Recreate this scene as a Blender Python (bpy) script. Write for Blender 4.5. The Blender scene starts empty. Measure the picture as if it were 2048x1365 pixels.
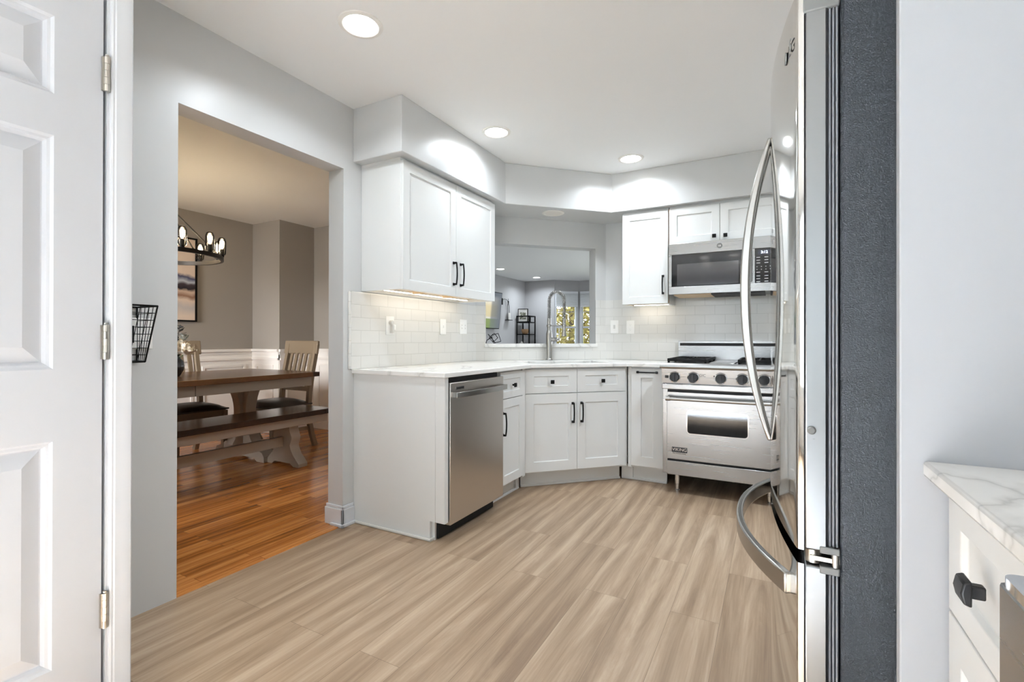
import bpy, bmesh, math, random
from mathutils import Vector, Matrix
R = math.radians
C = bpy.context.scene.collection
SC = bpy.context.scene

# ------------------------------------------------------------------ camera, world, exposure
FPX, CAMH = 964.5, 1.079
cam_d = bpy.data.cameras.new('camera'); cam = bpy.data.objects.new('camera', cam_d); C.objects.link(cam)
cam_d.sensor_fit = 'HORIZONTAL'; cam_d.sensor_width = 36.0
cam_d.lens = 36.0 * FPX / 2048.0
cam_d.shift_y = -5.447 / 2048.0
cam_d.clip_start = 0.02; cam_d.clip_end = 200
cam.location = (0, 0, CAMH)
cam.rotation_euler = (R(90 + 0.156), R(-0.1), R(28.462))
SC.camera = cam
SC.view_settings.view_transform = 'Standard'
SC.view_settings.look = 'None'
SC.view_settings.gamma = 1.0
SC.view_settings.use_curve_mapping = False
SC.view_settings.exposure = 1.02
SC.cycles.max_bounces = 10
SC.cycles.diffuse_bounces = 6
SC.cycles.glossy_bounces = 5
SC.cycles.transmission_bounces = 6
SC.cycles.sample_clamp_indirect = 6.0
SC.cycles.caustics_reflective = False
SC.cycles.caustics_refractive = False

wd = bpy.data.worlds.new('sky'); SC.world = wd; wd.use_nodes = True
bg = wd.node_tree.nodes['Background']
bg.inputs[0].default_value = (0.80, 0.90, 1.0, 1); bg.inputs[1].default_value = 2.2

KW, KB, WIN, STRIP = 4.7, 126, 12, .20      # watts: front downlights, added rear fill lights, window, strips
def portal(name, loc, rot, sx, sy):
    l = bpy.data.lights.new(name, 'AREA'); l.shape = 'RECTANGLE'; l.size = sx; l.size_y = sy
    l.cycles.is_portal = True
    o = bpy.data.objects.new(name, l); o.location = loc; o.rotation_euler = rot; C.objects.link(o); return o
# daylight coming in by the windows (portals only guide the sky light)
portal('window_daylight', (-0.55, -3.22, 1.45), (R(90), 0, 0), 2.5, 1.7)
portal('window_daylight', (-3.18, 10.56, 1.35), (R(-90), 0, 0), 1.5, 1.6)
portal('window_daylight', (-0.3, 10.16, 1.3), (R(-90), 0, 0), 1.6, 1.9)  # portal of an unseen opening added for more daylight

def daylight(name, loc, rot, sx, sy, w, c):
    l = bpy.data.lights.new(name, 'AREA'); l.shape = 'RECTANGLE'; l.size = sx; l.size_y = sy; l.energy = w; l.color = c
    o = bpy.data.objects.new(name, l); o.location = loc; o.rotation_euler = rot; C.objects.link(o); return o
daylight('window_daylight', (-0.55, -3.16, 1.45), (R(90), 0, 0), 2.4, 1.6, WIN, (.86, .93, 1.0))
daylight('window_daylight', (-4.1, -.56, 1.45), (R(72), 0, R(8)), 1.1, 1.15, 20, (.97, .98, 1.0)).data.spread = R(80)
daylight('window_daylight', (-0.3, 10.06, 1.3), (R(-90), 0, 0), 1.5, 1.8, 50, (.88, .94, 1.0))  # lamp added at the unseen opening to brighten the living room

# key dimensions
XL, CE, ZS = -2.183, 2.44, 2.125          # kitchen left wall, ceiling height, soffit underside
YW, XR = 4.236, 0.83                      # range wall, right wall
XW = -1.333                               # where the diagonal wall meets the range wall
ZK = 0.903                                # worktop height
YD = YW - (XW - XL)                       # where the diagonal meets the left wall

# ------------------------------------------------------------------ helpers
def s2l(c):
    c = c / 255.0
    return c / 12.92 if c <= 0.04045 else ((c + 0.055) / 1.055) ** 2.4
def col(r, g, b): return (s2l(r), s2l(g), s2l(b), 1.0)

class MB:
    def __init__(s): s.bm = bmesh.new()
    def face(s, pts):
        return s.bm.faces.new([s.bm.verts.new(p) for p in pts])
    def hexa(s, p):
        v = [s.bm.verts.new(q) for q in p]
        for f in ((0,3,2,1),(4,5,6,7),(0,1,5,4),(1,2,6,5),(2,3,7,6),(3,0,4,7)): s.bm.faces.new([v[i] for i in f])
    def box(s, x0, x1, y0, y1, z0, z1):
        x0,x1 = min(x0,x1),max(x0,x1); y0,y1 = min(y0,y1),max(y0,y1); z0,z1 = min(z0,z1),max(z0,z1)
        s.hexa([(x0,y0,z0),(x1,y0,z0),(x1,y1,z0),(x0,y1,z0),(x0,y0,z1),(x1,y0,z1),(x1,y1,z1),(x0,y1,z1)]); return s
    def prism(s, poly, a, b, axis='z'):
        f = {'z': lambda u,v,w:(u,v,w), 'y': lambda u,v,w:(u,w,v), 'x': lambda u,v,w:(w,u,v)}[axis]
        A = [s.bm.verts.new(f(u,v,a)) for u,v in poly]; B = [s.bm.verts.new(f(u,v,b)) for u,v in poly]
        n = len(poly)
        s.bm.faces.new(A[::-1]); s.bm.faces.new(B)
        for i in range(n): s.bm.faces.new([A[i],A[(i+1)%n],B[(i+1)%n],B[i]])
        return s
    def ring(s, c, ax, r, n, ry=None):
        ax = Vector(ax).normalized(); t = Vector((0,0,1)) if abs(ax.z) < .9 else Vector((1,0,0))
        u = ax.cross(t).normalized(); w = ax.cross(u).normalized()
        return [s.bm.verts.new(Vector(c) + u*(r*math.cos(2*math.pi*i/n)) + w*((ry or r)*math.sin(2*math.pi*i/n))) for i in range(n)]
    def bridge(s, a, b):
        n = len(a)
        for i in range(n): s.bm.faces.new([a[i],a[(i+1)%n],b[(i+1)%n],b[i]])
    def cyl(s, p, q, r, n=16, r2=None):
        d = Vector(q)-Vector(p)
        a = s.ring(p,d,r,n); b = s.ring(q,d,r if r2 is None else r2,n)
        s.bridge(a,b); s.bm.faces.new(a[::-1]); s.bm.faces.new(b); return s
    def tube(s, pts, r, n=8, closed=False):
        pts = [Vector(p) for p in pts]; m = len(pts)
        tang = []
        for i in range(m):
            a = pts[(i-1)%m] if (closed or i>0) else pts[i]; b = pts[(i+1)%m] if (closed or i<m-1) else pts[i]
            tang.append((b-a).normalized())
        t0 = tang[0]; up = Vector((0,0,1)) if abs(t0.z)<.9 else Vector((1,0,0))
        nrm = (up - t0*up.dot(t0)).normalized(); rings=[]
        for i in range(m):
            t = tang[i]; nrm = (nrm - t*nrm.dot(t)).normalized(); w = t.cross(nrm)
            rr = r[i] if isinstance(r,(list,tuple)) else r
            rings.append([s.bm.verts.new(pts[i]+nrm*(rr*math.cos(2*math.pi*k/n))+w*(rr*math.sin(2*math.pi*k/n))) for k in range(n)])
        for i in range(m-1): s.bridge(rings[i],rings[i+1])
        if closed: s.bridge(rings[-1],rings[0])
        else: s.bm.faces.new(rings[0][::-1]); s.bm.faces.new(rings[-1])
        return s
    def sweep(s, pts, side, w, t):
        """rectangular bar: w across `side`, t in the plane of the path"""
        pts=[Vector(p) for p in pts]; side=Vector(side).normalized(); rings=[]
        for i,p in enumerate(pts):
            a=pts[max(i-1,0)]; b=pts[min(i+1,len(pts)-1)]; tg=(b-a).normalized(); o=side.cross(tg).normalized()
            tt=t[i] if isinstance(t,(list,tuple)) else t
            rings.append([s.bm.verts.new(p+side*(w/2*su)+o*(tt/2*sv)) for su,sv in ((-1,-1),(1,-1),(1,1),(-1,1))])
        for i in range(len(rings)-1): s.bridge(rings[i],rings[i+1])
        s.bm.faces.new(rings[0][::-1]); s.bm.faces.new(rings[-1]); return s
    def lathe(s, prof, c=(0,0,0), n=24, ax='z'):
        c=Vector(c); rings=[]
        for r,z in prof:
            ring=[]
            for i in range(n):
                a=2*math.pi*i/n; u,v=r*math.cos(a),r*math.sin(a)
                ring.append(s.bm.verts.new(c+Vector({'z':(u,v,z),'y':(u,z,v),'x':(z,u,v)}[ax])))
            rings.append(ring)
        for i in range(len(rings)-1): s.bridge(rings[i],rings[i+1])
        if prof[0]!=prof[-1]: s.bm.faces.new(rings[0][::-1]); s.bm.faces.new(rings[-1])
        return s
    def ball(s, c, r, n=12, sc=(1,1,1)):
        bmesh.ops.create_uvsphere(s.bm,u_segments=n,v_segments=max(6,n//2+2),radius=r,matrix=Matrix.Translation(c)@Matrix.Diagonal((*sc,1))); return s
    def shaker(s, x0,x1,z0,z1,yf,rail=.057,t=.02,dep=.008,ch=.003,railz=None):
        """flat panel cabinet front facing -y; front plane y = yf"""
        rz = railz if railz is not None else rail
        def q(i,j,y): return [(x0+i,y,z0+j),(x1-i,y,z0+j),(x1-i,y,z1-j),(x0+i,y,z1-j)]
        L=[[s.bm.verts.new(p) for p in q(*a)] for a in ((0,0,yf+t),(0,0,yf),(rail,rz,yf),(rail+ch,rz+ch,yf+dep))]
        for a,b in zip(L,L[1:]): s.bridge(a,b)
        s.bm.faces.new(L[0][::-1]); s.bm.faces.new(L[3]); return s
    def xf(s, M): bmesh.ops.transform(s.bm, matrix=M, verts=s.bm.verts); return s
    def build(s, name, mat, parent=None, bevel=0, smooth=False, w=False, seg=2, flat=False, **pr):
        bmesh.ops.recalc_face_normals(s.bm, faces=s.bm.faces)
        me=bpy.data.meshes.new(name); s.bm.to_mesh(me); s.bm.free()
        if w and parent is not None: me.transform(RM[parent.name].inverted())
        me.materials.append(mat)
        if smooth or bevel:
            for p in me.polygons: p.use_smooth=True
            me.set_sharp_from_angle(angle=R(smooth if smooth not in (True,False) else 38))
        o=bpy.data.objects.new(name,me); C.objects.link(o)
        if bevel:
            m=o.modifiers.new('edge','BEVEL'); m.width=bevel; m.segments=seg; m.limit_method='ANGLE'; m.angle_limit=R(40)
        if parent is not None:
            o.parent=parent; RM[o.name]=RM[parent.name]
        for k,v in pr.items(): o[k]=v
        return o
RM={}
def thing(name,label,cat,loc=(0,0,0),rz=0,group=None):
    o=bpy.data.objects.new(name,None); C.objects.link(o); o.location=loc; o.rotation_euler=(0,0,rz)
    o['label']=label; o['category']=cat; o['kind']='thing'; o.empty_display_size=.1
    if group: o['group']=group
    RM[o.name]=Matrix.Translation(loc)@Matrix.Rotation(rz,4,'Z'); return o
def tag(o,label,cat,group=None,kind='thing'):
    o['label']=label; o['category']=cat; o['kind']=kind
    if group: o['group']=group
    return o
def struct(name,mb,mat,label,cat,parent=None,**k):
    o=mb.build(name,mat,parent,**k); o['label']=label; o['category']=cat; o['kind']='structure'; return o
def copy_tree(o,loc,rz,label,parent=None):
    c=o.copy(); C.objects.link(c)
    if parent is not None: c.parent=parent
    else:
        c.location=loc; c.rotation_euler=(0,0,rz); c['label']=label
    for ch in o.children: copy_tree(ch,None,None,None,c)
    return c
def lettering(name,txt,size,mat,parent,M,ext=.0006):
    cu=bpy.data.curves.new(name,'FONT'); cu.body=txt; cu.size=size; cu.extrude=ext; cu.align_x='CENTER'; cu.align_y='CENTER'
    t=bpy.data.objects.new(name,cu); C.objects.link(t); bpy.context.view_layer.update()
    me=bpy.data.meshes.new_from_object(t.evaluated_get(bpy.context.evaluated_depsgraph_get()))
    bpy.data.objects.remove(t); bpy.data.curves.remove(cu)
    me.transform(M); me.materials.clear(); me.materials.append(mat)
    o=bpy.data.objects.new(name,me); C.objects.link(o); o.parent=parent; RM[o.name]=RM[parent.name]; return o
FRONT=Matrix.Rotation(R(90),4,'X')        # lettering that faces -y

# ------------------------------------------------------------------ materials
def nt(name):
    m=bpy.data.materials.new(name); m.use_nodes=True; t=m.node_tree; return m,t,t.nodes['Principled BSDF']
def N(t,k,**kw):
    n=t.nodes.new(k)
    for a,b in kw.items(): setattr(n,a,b)
    return n
def simple(name,c,rough=.5,metal=0,spec=.5,bump=0,bscale=200,var=0,coat=0):
    m,t,b=nt(name)
    b.inputs['Base Color'].default_value=c; b.inputs['Roughness'].default_value=rough; b.inputs['Metallic'].default_value=metal
    b.inputs['Specular IOR Level'].default_value=spec
    if coat: b.inputs['Coat Weight'].default_value=coat; b.inputs['Coat Roughness'].default_value=.1
    tc=N(t,'ShaderNodeTexCoord')
    no=N(t,'ShaderNodeTexNoise'); no.inputs['Scale'].default_value=bscale; no.inputs['Detail'].default_value=3
    t.links.new(tc.outputs['Object'],no.inputs['Vector'])
    if bump:
        bp=N(t,'ShaderNodeBump'); bp.inputs['Strength'].default_value=bump; bp.inputs['Distance'].default_value=.002
        t.links.new(no.outputs['Fac'],bp.inputs['Height']); t.links.new(bp.outputs['Normal'],b.inputs['Normal'])
    mr=N(t,'ShaderNodeMapRange'); mr.inputs['To Min'].default_value=max(0,rough-var); mr.inputs['To Max'].default_value=rough+var
    t.links.new(no.outputs['Fac'],mr.inputs['Value']); t.links.new(mr.outputs['Result'],b.inputs['Roughness'])
    return m
def brushed(name,c,rough,stretch=(3,3,400),bump=.08,vary=.25):
    m,t,b=nt(name)
    b.inputs['Base Color'].default_value=c; b.inputs['Metallic'].default_value=1
    tc=N(t,'ShaderNodeTexCoord'); mp=N(t,'ShaderNodeMapping'); mp.inputs['Scale'].default_value=stretch
    no=N(t,'ShaderNodeTexNoise'); no.inputs['Scale'].default_value=1; no.inputs['Detail'].default_value=4
    t.links.new(tc.outputs['Object'],mp.inputs['Vector']); t.links.new(mp.outputs['Vector'],no.inputs['Vector'])
    mr=N(t,'ShaderNodeMapRange'); mr.inputs['To Min'].default_value=rough*(1-vary); mr.inputs['To Max'].default_value=rough*(1+vary)
    t.links.new(no.outputs['Fac'],mr.inputs['Value']); t.links.new(mr.outputs['Result'],b.inputs['Roughness'])
    bp=N(t,'ShaderNodeBump'); bp.inputs['Strength'].default_value=bump; bp.inputs['Distance'].default_value=.0005
    t.links.new(no.outputs['Fac'],bp.inputs['Height']); t.links.new(bp.outputs['Normal'],b.inputs['Normal'])
    return m
def emit(name,c,s):
    m,t,b=nt(name); b.inputs['Base Color'].default_value=c; b.inputs['Emission Color'].default_value=c; b.inputs['Emission Strength'].default_value=s; return m
def ramp(t,stops):
    r=N(t,'ShaderNodeValToRGB'); e=r.color_ramp.elements
    while len(e)<len(stops): e.new(.5)
    for i,(p,c) in enumerate(stops): e[i].position=p; e[i].color=c
    return r
def planks(name,length,width,stops,rough,seam,gx,gy,bump=.15,alongx=False,rv=.35):
    """boards running along y (or x) with grain and a tone of their own for every board"""
    m,t,b=nt(name)
    tc=N(t,'ShaderNodeTexCoord'); sp=N(t,'ShaderNodeSeparateXYZ'); t.links.new(tc.outputs['Object'],sp.inputs[0])
    cb=N(t,'ShaderNodeCombineXYZ')
    a,c=('X','Y') if alongx else ('Y','X')
    t.links.new(sp.outputs[a],cb.inputs[0]); t.links.new(sp.outputs[c],cb.inputs[1])
    br=N(t,'ShaderNodeTexBrick'); br.offset=.37; br.inputs['Scale'].default_value=1; br.inputs['Brick Width'].default_value=length; br.inputs['Row Height'].default_value=width
    br.inputs['Mortar Size'].default_value=seam; br.inputs['Mortar Smooth'].default_value=0; br.inputs['Bias'].default_value=0
    br.inputs['Color1'].default_value=(0,0,0,1); br.inputs['Color2'].default_value=(1,1,1,1); br.inputs['Mortar'].default_value=(.5,.5,.5,1)
    t.links.new(cb.outputs[0],br.inputs['Vector'])
    # grain coordinates, shifted board by board
    sc=N(t,'ShaderNodeVectorMath',operation='MULTIPLY'); sc.inputs[1].default_value=(gy,gx,1); t.links.new(cb.outputs[0],sc.inputs[0])
    of=N(t,'ShaderNodeVectorMath',operation='SCALE'); of.inputs[0].default_value=(37.0,19.0,11.0); t.links.new(br.outputs['Color'],of.inputs['Scale'])
    ad=N(t,'ShaderNodeVectorMath',operation='ADD'); t.links.new(sc.outputs[0],ad.inputs[0]); t.links.new(of.outputs[0],ad.inputs[1])
    n1=N(t,'ShaderNodeTexNoise'); n1.inputs['Scale'].default_value=1; n1.inputs['Detail'].default_value=9; n1.inputs['Roughness'].default_value=.66; n1.inputs['Distortion'].default_value=1.3
    t.links.new(ad.outputs[0],n1.inputs['Vector'])
    s2=N(t,'ShaderNodeVectorMath',operation='MULTIPLY'); s2.inputs[1].default_value=(4.0,13.0,1); t.links.new(ad.outputs[0],s2.inputs[0])
    n2=N(t,'ShaderNodeTexNoise'); n2.inputs['Scale'].default_value=1; n2.inputs['Detail'].default_value=4; n2.inputs['Roughness'].default_value=.6
    t.links.new(s2.outputs[0],n2.inputs['Vector'])
    wv=N(t,'ShaderNodeTexWave',wave_type='BANDS',bands_direction='Y'); wv.inputs['Scale'].default_value=.30; wv.inputs['Distortion'].default_value=9; wv.inputs['Detail'].default_value=2; wv.inputs['Detail Scale'].default_value=.7
    t.links.new(ad.outputs[0],wv.inputs['Vector'])
    def mth(op,x,y):
        n=N(t,'ShaderNodeMath',operation=op)
        for i,v in enumerate((x,y)):
            if isinstance(v,(int,float)): n.inputs[i].default_value=v
            else: t.links.new(v,n.inputs[i])
        return n.outputs[0]
    f=mth('ADD',mth('MULTIPLY',n1.outputs['Fac'],.78),mth('MULTIPLY',n2.outputs['Fac'],.26))
    f=mth('ADD',f,mth('MULTIPLY',wv.outputs['Fac'],.14))
    f=mth('ADD',f,mth('MULTIPLY',mth('SUBTRACT',br.outputs['Color'],.5),rv))
    f=mth('SUBTRACT',f,.09)
    rp=ramp(t,stops); t.links.new(f,rp.inputs['Fac'])
    mx=N(t,'ShaderNodeMix',data_type='RGBA'); t.links.new(br.outputs['Fac'],mx.inputs['Factor']); t.links.new(rp.outputs['Color'],mx.inputs[6])
    mx.inputs[7].default_value=tuple(x*.8 for x in stops[0][1][:3])+(1,)
    t.links.new(mx.outputs[2],b.inputs['Base Color'])
    b.inputs['Roughness'].default_value=rough
    bp=N(t,'ShaderNodeBump'); bp.inputs['Strength'].default_value=bump; bp.inputs['Distance'].default_value=.001
    t.links.new(f,bp.inputs['Height']); t.links.new(bp.outputs['Normal'],b.inputs['Normal'])
    return m
def tiles(name):
    m,t,b=nt(name)
    tc=N(t,'ShaderNodeTexCoord'); sp=N(t,'ShaderNodeSeparateXYZ'); t.links.new(tc.outputs['Object'],sp.inputs[0])
    cb=N(t,'ShaderNodeCombineXYZ'); t.links.new(sp.outputs['X'],cb.inputs[0]); t.links.new(sp.outputs['Z'],cb.inputs[1])
    br=N(t,'ShaderNodeTexBrick'); br.inputs['Scale'].default_value=1; br.inputs['Brick Width'].default_value=.1525; br.inputs['Row Height'].default_value=.0765
    br.inputs['Mortar Size'].default_value=.0016; br.inputs['Mortar Smooth'].default_value=.3
    br.inputs['Color1'].default_value=col(219,218,214); br.inputs['Color2'].default_value=col(224,223,219); br.inputs['Mortar'].default_value=col(200,199,194)
    t.links.new(cb.outputs[0],br.inputs['Vector']); t.links.new(br.outputs['Color'],b.inputs['Base Color'])
    no=N(t,'ShaderNodeTexNoise'); no.inputs['Scale'].default_value=9; t.links.new(tc.outputs['Object'],no.inputs['Vector'])
    ml=N(t,'ShaderNodeMath',operation='MULTIPLY_ADD'); ml.inputs[1].default_value=-1; t.links.new(br.outputs['Fac'],ml.inputs[0])
    m2=N(t,'ShaderNodeMath',operation='MULTIPLY'); m2.inputs[1].default_value=.6; t.links.new(no.outputs['Fac'],m2.inputs[0]); t.links.new(m2.outputs[0],ml.inputs[2])
    bp=N(t,'ShaderNodeBump'); bp.inputs['Strength'].default_value=.45; bp.inputs['Distance'].default_value=.0016
    t.links.new(ml.outputs[0],bp.inputs['Height']); t.links.new(bp.outputs['Normal'],b.inputs['Normal'])
    b.inputs['Roughness'].default_value=.13
    return m
def quartz(name):
    m,t,b=nt(name)
    tc=N(t,'ShaderNodeTexCoord')
    no=N(t,'ShaderNodeTexNoise'); no.inputs['Scale'].default_value=1.3; no.inputs['Detail'].default_value=5; no.inputs['Distortion'].default_value=1.6
    t.links.new(tc.outputs['Object'],no.inputs['Vector'])
    w=N(t,'ShaderNodeMath',operation='SUBTRACT'); w.inputs[1].default_value=.53; t.links.new(no.outputs['Fac'],w.inputs[0])
    a=N(t,'ShaderNodeMath',operation='ABSOLUTE'); t.links.new(w.outputs[0],a.inputs[0])
    rp=ramp(t,[(0,col(206,205,202)),(.010,col(228,227,224)),(.04,col(240,239,236)),(1,col(242,241,238))]); t.links.new(a.outputs[0],rp.inputs['Fac'])
    t.links.new(rp.outputs['Color'],b.inputs['Base Color']); b.inputs['Roughness'].default_value=.16
    return m
def glass(name,tint=(1,1,1,1),alpha=.12):
    """thin clear pane: mostly see-through with a glossy face"""
    m=bpy.data.materials.new(name); m.use_nodes=True; t=m.node_tree; t.nodes.clear()
    out=N(t,'ShaderNodeOutputMaterial'); tr=N(t,'ShaderNodeBsdfTransparent'); tr.inputs[0].default_value=tint
    gl=N(t,'ShaderNodeBsdfGlossy'); gl.inputs['Roughness'].default_value=.02
    mx=N(t,'ShaderNodeMixShader'); fr=N(t,'ShaderNodeFresnel'); fr.inputs[0].default_value=1.45
    t.links.new(fr.outputs[0],mx.inputs[0]); t.links.new(tr.outputs[0],mx.inputs[1]); t.links.new(gl.outputs[0],mx.inputs[2]); t.links.new(mx.outputs[0],out.inputs[0]); return m

M={}
M['wall']=simple('kitchen_wall_paint',col(206,207,207),.33,bump=.04,bscale=320)
M['ceil']=simple('ceiling_paint',col(244,244,243),.7,bump=.03,bscale=150)
M['white_trim']=simple('white_trim_paint',col(219,221,225),.35)
M['door_white']=simple('white_door_paint',col(212,214,219),.4,bump=.05,bscale=260)
M['cab']=simple('white_cabinet_paint',col(226,227,226),.34)
M['cab_in']=simple('cabinet_gap_wood',col(120,86,58),.6)
M['maple']=simple('maple_underside',col(222,196,160),.5)
M['black']=simple('black_metal',col(12,11,11),.4,metal=0,spec=.16)
M['blackgap']=simple('black_plastic',col(12,12,13),.6)
M['steel']=brushed('brushed_steel',(.365,.363,.362,1),.27,(2,2,90),bump=.0,vary=.06)
M['steel_w']=brushed('dishwasher_steel',(.60,.565,.53,1),.3,(160,160,4),bump=.02,vary=.12)
M['steel_mirror']=brushed('polished_fridge_steel',(.66,.65,.63,1),.055,(4,4,120),bump=.0)
M['steel_side']=brushed('fridge_side_steel',(.27,.275,.283,1),.32,(40,40,420),bump=.03)
M['satin']=brushed('satin_nickel',(.42,.41,.395,1),.23,(3,3,3),bump=.0)
M['chrome']=simple('chrome',(.75,.75,.76,1),.08,metal=1)
M['hinge']=simple('nickel_hinge',(.58,.55,.50,1),.28,metal=1)
M['fridge_grey']=simple('textured_grey_case',col(31,33,36),.55,spec=.25,bump=.7,bscale=420)
M['plastic_grey']=simple('grey_plastic',col(106,107,106),.42)
M['gasket']=simple('gasket_rubber',col(120,122,128),.5)
M['quartz']=quartz('white_quartz'); M['tile']=tiles('subway_tile')
M['lvp']=planks('vinyl_plank',1.22,.18,[(.20,col(116,94,75)),(.40,col(146,123,100)),(.55,col(167,144,120)),(.76,col(192,172,149))],.42,.0006,11,.95,rv=.12)
M['oak']=planks('oak_strip',.75,.057,[(.2,col(118,66,24)),(.45,col(170,104,46)),(.65,col(196,128,64)),(.85,col(212,150,84))],.22,.0009,26,2.2,bump=.05)
M['benchwood']=planks('dark_bench_wood',1.6,.11,[(.2,col(30,18,11)),(.5,col(58,36,22)),(.8,col(90,60,38))],.22,.0008,14,1.2,bump=.05)
M['darkwood']=planks('dark_table_wood',1.6,.11,[(.2,col(48,30,18)),(.5,col(88,58,34)),(.8,col(128,90,56))],.25,.0008,14,1.2,bump=.05)
M['cream']=simple('cream_furniture_paint',col(172,160,145),.5); M['tan']=simple('tan_chair_paint',col(134,118,97),.5)
M['dine_wall']=simple('dining_wall_paint',col(158,152,144),.5,bump=.03,bscale=300)
M['wains']=simple('wainscot_paint',col(240,236,231),.4)
M['live_wall']=simple('living_wall_paint',col(182,181,182),.5,bump=.03,bscale=300)
M['glass']=glass('window_glass')
M['bulb_glass']=glass('bulb_glass',(1,.97,.92,1))
M['ovenglass']=simple('black_glass',col(6,7,9),.05,spec=.28)
M['led']=emit('led_diffuser',(1,.985,.95,1),9.0)
M['filament']=emit('filament_glow',(1,.80,.52,1),38.0)
M['sinkgrey']=simple('sink_composite',col(196,195,190),.3)
M['plate']=simple('white_plastic',col(240,239,236),.3)
M['plate_dark']=simple('plug_grey',col(205,204,200),.35)
M['seat']=simple('brown_leather',col(52,38,32),.38,bump=.2,bscale=160)
M['bronze']=simple('bronze_black',col(44,38,34),.4,metal=.3)
M['white']=simple('matte_white',col(235,232,226),.55)
M['petal']=simple('cream_petal',col(252,244,228),.6)
M['leaf_grey']=simple('dusty_leaf',col(176,180,172),.7)
M['leaf_dark']=simple('dark_leaf',col(40,40,40),.6)
M['mercury']=simple('mercury_glass',(.16,.19,.23,1),.12,metal=.9)
M['straw']=simple('woven_straw',col(176,140,104),.8,bump=.5,bscale=120)
M['lawn']=simple('lawn_grass',col(112,128,60),.9,bump=.5,bscale=30)
M['bark']=simple('bark',col(92,76,60),.9,bump=.6,bscale=40)
M['leafy']=simple('yellow_green_leaves',col(190,172,104),.7)
M['leafgreen']=simple('green_leaves',col(84,112,72),.7)
M['blind']=simple('blind_white',col(232,234,238),.5)
M['grout_white']=simple('caulk_white',col(226,225,220),.4)

# ================================================================== SETTING
# floors
struct('floor',MB().box(-2.2,.95,-3.4,4.40,-.06,0),M['lvp'],'greige wood look plank floor of the kitchen','floor')
struct('floor',MB().box(-5.7,-2.2,-.7,4.1,-.06,0),M['oak'],'glossy orange oak strip floor of the dining room','floor')
f3=MB(); f3.box(-5.5,-2.2,4.1,10.9,-.06,0); f3.box(-2.2,1.0,4.40,10.9,-.06,0)
struct('floor',f3,simple('neutral_bounce_carpet',col(176,174,172),.95,bump=.6,bscale=300),'unseen living room floor, pale grey carpet added for neutral bounce','floor')  # unseen floor, grey picked so its bounce leaves the ceiling neutral
struct('ceiling',MB().box(-5.7,1.0,-3.4,10.9,CE,CE+.12),M['ceil'],'smooth white ceiling','ceiling')
T=.12
# left wall with the cased-free opening to the dining room
OY0,OY1,OZ=1.102,1.982,2.066
w=MB(); w.box(XL-T,XL,-3.3,OY0,0,CE); w.box(XL-T,XL,OY1,YD+.06,0,CE); w.box(XL-T,XL,OY0,OY1,OZ,CE)
struct('wall_left',w,M['wall'],'pale grey kitchen wall with the wide opening to the dining room','wall')
# closet box that carries the white door
XD,DY0,DY1=-1.639,-.125,.640
w=MB(); w.box(XD-.1,XD,DY1+.018,.700,0,CE); w.box(XD-.1,XD,-.45,DY0-.018,0,CE); w.box(XD-.1,XD,DY0-.018,DY1+.018,2.055,CE)
w.box(XL,XD-.1,.600,.700,0,CE); w.box(XL,XD-.1,-.45,-.35,0,CE)
struct('wall_closet',w,M['wall'],'grey closet wall around the white panel door','wall')
# diagonal wall with pass-through, built in its own frame then turned 45 degrees
L=math.hypot(XW-XL,YW-YD)
def diag(x,y,z): return Matrix.Translation((XL,YD,0))@Matrix.Rotation(R(45),4,'Z')@Vector((x,y,z))
DM=Matrix.Translation((XL,YD,0))@Matrix.Rotation(R(45),4,'Z')
P0,P1,PZ0,PZ1=.087,1.099,1.014,1.897
w=MB(); w.box(-.06,P0,0,.124,0,CE); w.box(P1,L+.06,0,.124,0,CE); w.box(P0,P1,0,.124,0,PZ0); w.box(P0,P1,0,.124,PZ1,CE); w.xf(DM)
struct('wall_diagonal',w,M['wall'],'pale grey diagonal wall with the pass-through above the sink','wall')
struct('wall_back',MB().box(XW-.02,XR+.12,YW,YW+T,0,CE),M['wall'],'pale grey wall behind the range','wall')
struct('wall_right',MB().box(XR,XR+T,-3.3,YW,0,CE),M['wall'],'kitchen wall behind the refrigerator','wall')
# wall behind the camera with a wide window
w=MB(); w.box(XL,-1.8,-3.3,-3.18,0,CE); w.box(.7,XR,-3.3,-3.18,0,CE); w.box(-1.8,.7,-3.3,-3.18,0,.6); w.box(-1.8,.7,-3.3,-3.18,2.3,CE)
struct('wall_front',w,M['wall'],'kitchen wall behind the viewer with a wide window','wall')
wf=thing('window_1','wide white framed kitchen window behind the viewer','window',(-.55,-3.24,.6)); wf['kind']='structure'
w=MB()
for a,b,c,d in ((-1.25,1.25,0,.06),(-1.25,1.25,1.64,1.7),(-1.25,-1.19,.06,1.64),(1.19,1.25,.06,1.64),(-.03,.03,.06,1.64),(-1.19,-.03,.82,.85),(.03,1.19,.82,.85)): w.box(a,b,-.03,.03,c,d)
w.build('window_frame',M['white_trim'],wf); MB().box(-1.19,1.19,-.004,.004,.06,1.64).build('glass_pane',M['glass'],wf)
# soffit over the wall cabinets
SX,SY0,SYR=-1.811,2.053,3.872
k=XL+.0
sof=[(XL,SY0),(SX,SY0),(SX,3.232),(SX+(SYR-3.232),SYR),(XR,SYR),(XR,YW),(XW,YW),(XL,YD)]
struct('trim_1',MB().prism(sof,ZS,CE),M['wall'],'boxed soffit running above the wall cabinets round the corner','soffit',bevel=.004)
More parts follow.
